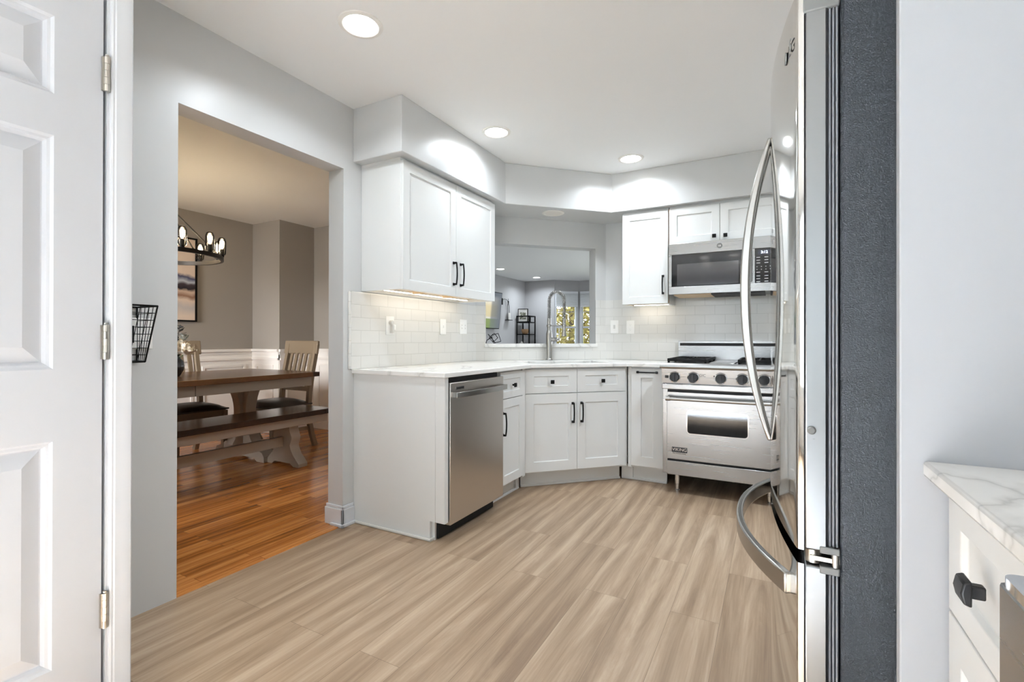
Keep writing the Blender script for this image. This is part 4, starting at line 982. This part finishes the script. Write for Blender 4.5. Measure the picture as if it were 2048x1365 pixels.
# ================================================================== LIVING ROOM BEYOND THE PASS-THROUGH
LX,LY,LB=-5.12,10.08,10.53
LW=M['live_wall']
struct('wall_living_left',MB().box(LX-.12,LX,DYA+.55,LY+.1,0,CE),LW,'grey living room wall that carries the television','wall')
w=MB(); w.box(LX-.12,-4.37,LY,LY+.1,0,CE); w.box(-1.95,-1.1,LY,LY+.1,0,CE); w.box(.5,1.0,LY,LY+.1,0,CE); w.box(-1.1,.5,LY,LY+.1,0,.35); w.box(-1.1,.5,LY,LY+.1,2.25,CE)  # last two boxes frame an unseen opening added for daylight
struct('wall_living_back',w,LW,'grey far wall of the living room','wall')
struct('wall_living_right',MB().box(.9,1.0,YW+T,LY+.1,0,CE),LW,'plain grey side wall of the living room','wall')
WZ0,WZ1=.62,2.19
def bay(n,p,q,side,label,cells=1):
    p=Vector((*p,0)); q=Vector((*q,0)); d_=(q-p); Lw=d_.length; rz=math.atan2(d_.y,d_.x)
    M4=Matrix.Translation(p)@Matrix.Rotation(rz,4,'Z')
    m=MB(); m.box(0,Lw,0,.09,0,WZ0); m.box(0,Lw,0,.09,WZ1,CE); m.box(0,.03,0,.09,WZ0,WZ1); m.box(Lw-.03,Lw,0,.09,WZ0,WZ1); m.xf(M4)
    struct('wall_bay',m,LW,'grey bay wall around '+label,'wall')
    wn=thing('window_%d'%n,label,'window',tuple(p+Vector((0,0,WZ0))),rz); wn['kind']='structure'
    H=WZ1-WZ0; m=MB()
    cw=(Lw-.06)/cells
    for i in range(cells):
        a=.03+i*cw; b_=a+cw; f=.05
        m.box(a,a+f,-.012,.07,0,H); m.box(b_-f,b_,-.012,.07,0,H); m.box(a+f,b_-f,-.012,.07,0,.06); m.box(a+f,b_-f,-.012,.07,H-.06,H); m.box(a+f,b_-f,.01,.06,H*.46,H*.46+.045)
        m.box((a+b_)/2-.007,(a+b_)/2+.007,.03,.045,.06,H-.06) if cells>1 else None
        for zz_ in (H*.23,H*.70): m.box(a+f,b_-f,.03,.045,zz_-.006,zz_+.006)
    m.build('window_frame',M['white_trim'],wn,bevel=.003)
    MB().box(.05,Lw-.05,.036,.040,.03,H-.03).build('glass_pane',M['glass'],wn)
    for i in range(cells):
        a=.03+i*cw+.02; b_=a+cw-.04
        bl=thing('window_blind','raised white blind at the top of '+label+(' pane %s'%('left','middle','right')[i] if cells>1 else ''),'blind',tuple(M4@Vector((0,0,WZ1-.36))),rz)
        MB().box(a,b_,-.055,-.015,.30,.355).build('head_rail',M['blind'],bl)
        m=MB()
        for k_ in range(14): z_=.030+.0192*k_; m.hexa([(a,-.050,z_),(b_,-.050,z_),(b_,-.020,z_+.010),(a,-.020,z_+.010),(a,-.050,z_+.012),(b_,-.050,z_+.012),(b_,-.020,z_+.022),(a,-.020,z_+.022)])
        m.build('slats',M['blind'],bl); MB().box(a,b_,-.05,-.02,0,.028).build('bottom_rail',M['blind'],bl)
bay(2,(-4.40,LY),(-3.95,LB),1,'the narrow angled bay window beside the shelf unit')
bay(3,(-3.95,LB),(-2.40,LB),1,'the wide centre bay window',3)
bay(4,(-2.40,LB),(-1.95,LY),1,'the angled bay window farthest from the shelf unit')
for loc,lab in (((-4.62,8.05,CE),'lit recessed light in the living room ceiling near the television'),((-4.55,9.52,CE),'lit recessed light in the living room ceiling near the shelf unit'),((-2.2,7.0,CE),'lit recessed light in the living room behind the kitchen wall')):
    downlight(loc,lab,watts=6,group='lit recessed lights in the living room ceiling',spread=150)
# corner etagere
ex0,ex1,ey0,ey1=-5.085,-4.755,9.58,9.90
et=thing('etagere','black metal corner shelf unit in the living room','shelf unit',((ex0+ex1)/2,(ey0+ey1)/2,0))
m=MB()
for x in (ex0,ex1-.022):
    for y in (ey0,ey1-.022): m.box(x,x+.022,y,y+.022,0,1.615)
for z in (1.59,): m.box(ex0,ex1,ey0,ey0+.02,z,z+.025); m.box(ex0,ex1,ey1-.02,ey1,z,z+.025); m.box(ex0,ex0+.02,ey0,ey1,z,z+.025); m.box(ex1-.02,ex1,ey0,ey1,z,z+.025)
m.build('frame',M['black'],et,w=True)
for z in (1.455,1.185,.90,.60,.30,.08): MB().box(ex0,ex1,ey0,ey1,z,z+.02).build('shelf',M['black'],et,w=True)
def photo(label,loc,w_,h_,rz=0,tilt=0):
    t=thing('photo_frame',label,'photo frame',loc,rz)
    m=MB(); f=.014; m.box(-w_/2,w_/2,-.01,.01,0,f); m.box(-w_/2,w_/2,-.01,.01,h_-f,h_); m.box(-w_/2,-w_/2+f,-.01,.01,f,h_-f); m.box(w_/2-f,w_/2,-.01,.01,f,h_-f); m.build('frame',M['black'],t)
    MB().box(-w_/2+f,w_/2-f,-.006,.008,f,h_-f).build('mat_board',M['white'],t)
    mt,t_,b_=nt('photo_print'); tc=N(t_,'ShaderNodeTexCoord'); no=N(t_,'ShaderNodeTexNoise'); no.inputs['Scale'].default_value=24; no.inputs['Detail'].default_value=4; t_.links.new(tc.outputs['Object'],no.inputs['Vector'])
    rp=ramp(t_,[(.35,col(40,42,46)),(.48,col(120,124,100)),(.58,col(190,186,170)),(.7,col(240,238,232))]); t_.links.new(no.outputs['Fac'],rp.inputs['Fac']); t_.links.new(rp.outputs['Color'],b_.inputs['Base Color'])
    MB().box(-w_/2+w_*.2,w_/2-w_*.2,-.007,.008,h_*.2,h_*.72).build('print',mt,t)
    return t
photo('larger black framed photo with a white mat on top of the black shelf unit',(-4.955,9.66,1.475),.25,.30)
photo('small black framed photo beside the larger one on the shelf unit',(-4.795,9.645,1.475),.075,.125)
bo=MB().lathe([(0,0),(.05,0),(.075,.03),(.088,.075),(.082,.11),(.074,.11),(.07,.03),(0,.02)],(0,0,0),20).build('woven_basket',M['straw'],smooth=50); bo.location=(-4.93,9.72,1.205)
tag(bo,'small tan woven basket on the middle shelf of the black unit','basket')
bo=MB().lathe([(0,0),(.03,0),(.052,.03),(.055,.06),(.035,.085),(.018,.1),(.02,.115),(0,.115)],(0,0,0),20).build('vase',M['white'],smooth=50); bo.location=(-5.01,9.70,.92)
tag(bo,'round white vase on the lower visible shelf of the black unit','vase')
# wall candle holder
sc=thing('candle_sconce','black iron wall candle holder in the living room','candle holder',(LX,9.10,1.50))
m=MB(); m.box(0,.012,-.12,-.09,.33,.47); m.tube([(.006,-.105,.43),(.02,-.05,.455),(.035,.03,.445),(.045,.09,.415)],.005,6); m.tube([(.045,.09,.415),(.045,.09,.47)],.005,6)
m.ball((.045,.09,.40),.018,10); m.tube([(.045,.09,.39),(.045,.075,.36),(.045,.055,.31),(.045,.055,.01)],.0065,6); m.tube([(.045,.09,.39),(.045,.105,.36),(.045,.125,.31),(.045,.125,.14)],.0065,6); m.box(.0,.10,.02,.19,0,.012); m.build('bracket',M['black'],sc,smooth=40)
MB().cyl((.05,.115,.012),(.05,.115,.16),.03,16).build('candle',M['white'],sc,smooth=30,label='white pillar candle')
# television
tv=thing('television','flat television tilted out from the grey living room wall','television',(LX+.02,8.30,1.30))
m=MB(); m.hexa([(.02,-.6,0),(.06,-.6,0),(.06,.43,0),(.02,.43,0),(.10,-.6,.75),(.14,-.6,.75),(.14,.43,.75),(.10,.43,.75)]); m.build('case',M['black'],tv,bevel=.004)
mt,t_,b_=nt('screen_reflection'); tc=N(t_,'ShaderNodeTexCoord'); sp=N(t_,'ShaderNodeSeparateXYZ'); t_.links.new(tc.outputs['Object'],sp.inputs[0])  # reflection of window and lawn painted into the screen as emission
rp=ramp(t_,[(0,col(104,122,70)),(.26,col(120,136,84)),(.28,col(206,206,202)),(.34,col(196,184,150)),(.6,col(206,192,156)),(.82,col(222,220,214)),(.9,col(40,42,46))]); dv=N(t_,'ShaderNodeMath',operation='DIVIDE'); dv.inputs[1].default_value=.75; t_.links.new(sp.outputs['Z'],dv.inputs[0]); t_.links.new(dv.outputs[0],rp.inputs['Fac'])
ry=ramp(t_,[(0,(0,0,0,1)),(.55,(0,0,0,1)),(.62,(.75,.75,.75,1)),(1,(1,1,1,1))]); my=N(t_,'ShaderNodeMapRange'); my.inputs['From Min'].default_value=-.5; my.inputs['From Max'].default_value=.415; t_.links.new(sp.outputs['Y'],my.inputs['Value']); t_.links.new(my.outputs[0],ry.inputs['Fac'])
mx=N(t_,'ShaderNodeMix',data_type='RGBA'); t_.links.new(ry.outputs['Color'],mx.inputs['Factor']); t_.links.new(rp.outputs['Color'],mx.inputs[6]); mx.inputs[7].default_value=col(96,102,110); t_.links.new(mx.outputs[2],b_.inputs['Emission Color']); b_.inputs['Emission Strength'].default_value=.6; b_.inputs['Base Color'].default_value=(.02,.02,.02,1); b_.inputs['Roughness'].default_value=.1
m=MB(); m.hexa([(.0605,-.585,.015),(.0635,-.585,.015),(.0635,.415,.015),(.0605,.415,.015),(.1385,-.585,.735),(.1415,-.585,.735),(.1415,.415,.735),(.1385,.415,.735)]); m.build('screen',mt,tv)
MB().box(-.018,.06,-.1,.1,.25,.5).build('wall_mount',M['black'],tv)
# black ornament on the sill
orn=thing('ornament','black open wire ornament on the pass-through sill','ornament',tuple(diag(.178,.07,PZ0+.03)),R(45))
m=MB()
def sq(pts): 
    for a,b_ in zip(pts,pts[1:]+pts[:1]): m.tube([a,b_],.0028,6)
sq([(-.012,-.014,.012),(.034,.0,.050),(.006,.014,.090),(-.042,.0,.052)]); sq([(.004,.024,.004),(.062,.0,.020),(.036,-.008,.088),(-.020,.014,.070)]); m.tube([(-.070,0,.003),(-.062,0,.030),(-.016,0,.056)],.0035,6); m.tube([(-.052,.0,.082),(.014,0,.004)],.0035,6)
m.build('wire_shape',M['black'],orn)

# ================================================================== OUTSIDE
struct('ground',MB().box(-40,40,-40,60,-.5,-.35),M['lawn'],'lawn outside the house','lawn')
def tree(loc,h,rad,mat,label,n,seed,leaf=.16,group='trees outside the windows'):
    random.seed(seed); t=thing('tree',label,'tree',loc,0,group)
    m=MB(); m.tube([(0,0,0),(.05,.02,h*.4),(0,.05,h*.75)],[.12,.09,.04],8)
    for i in range(7):
        a=i*.9; m.tube([(.03,.02,h*(.25+.07*i)),(rad*.6*math.cos(a),rad*.6*math.sin(a),h*(.45+.06*i))],[.04,.015],6)
    m.build('trunk',M['bark'],t,smooth=50)
    m=MB()
    for i in range(n):
        a=random.uniform(0,6.283); u=random.uniform(-1,1); r_=rad*random.uniform(.35,1)**.5; s_=math.sqrt(1-u*u)
        p=Vector((r_*s_*math.cos(a),r_*s_*math.sin(a),h*.55+u*r_*h*.45/rad)); e1=Vector((random.gauss(0,1),random.gauss(0,1),random.gauss(0,.7))).normalized(); e2=e1.cross(Vector((random.gauss(0,1),random.gauss(0,1),random.gauss(0,1)))).normalized(); z=leaf*random.uniform(.6,1.3)
        m.face([p,p+e1*z*.5+e2*z*.3,p+e1*z,p+e1*z*.5-e2*z*.3])
    m.build('foliage',mat,t)
TG_='yellow-green trees outside the bay'
for i,(x,y,h,r_) in enumerate(((-9.6,17.0,6.0,1.9),(-5.9,14.9,5.0,2.1),(-1.6,16.2,6.0,1.9))):
    tree((x,y,-.36),h,r_,M['leafy'],'yellow-green tree seen through the bay window',9500,i,.17,TG_)
for i,(x,y) in enumerate(((-3.9,-9.5),(.2,-9.0),(4.2,-10.5))):
    tree((x,y,-.36),5.2,1.9,M['leafgreen'],'green tree outside the kitchen window behind the viewer',2400,20+i,.2,'green trees outside the kitchen window')
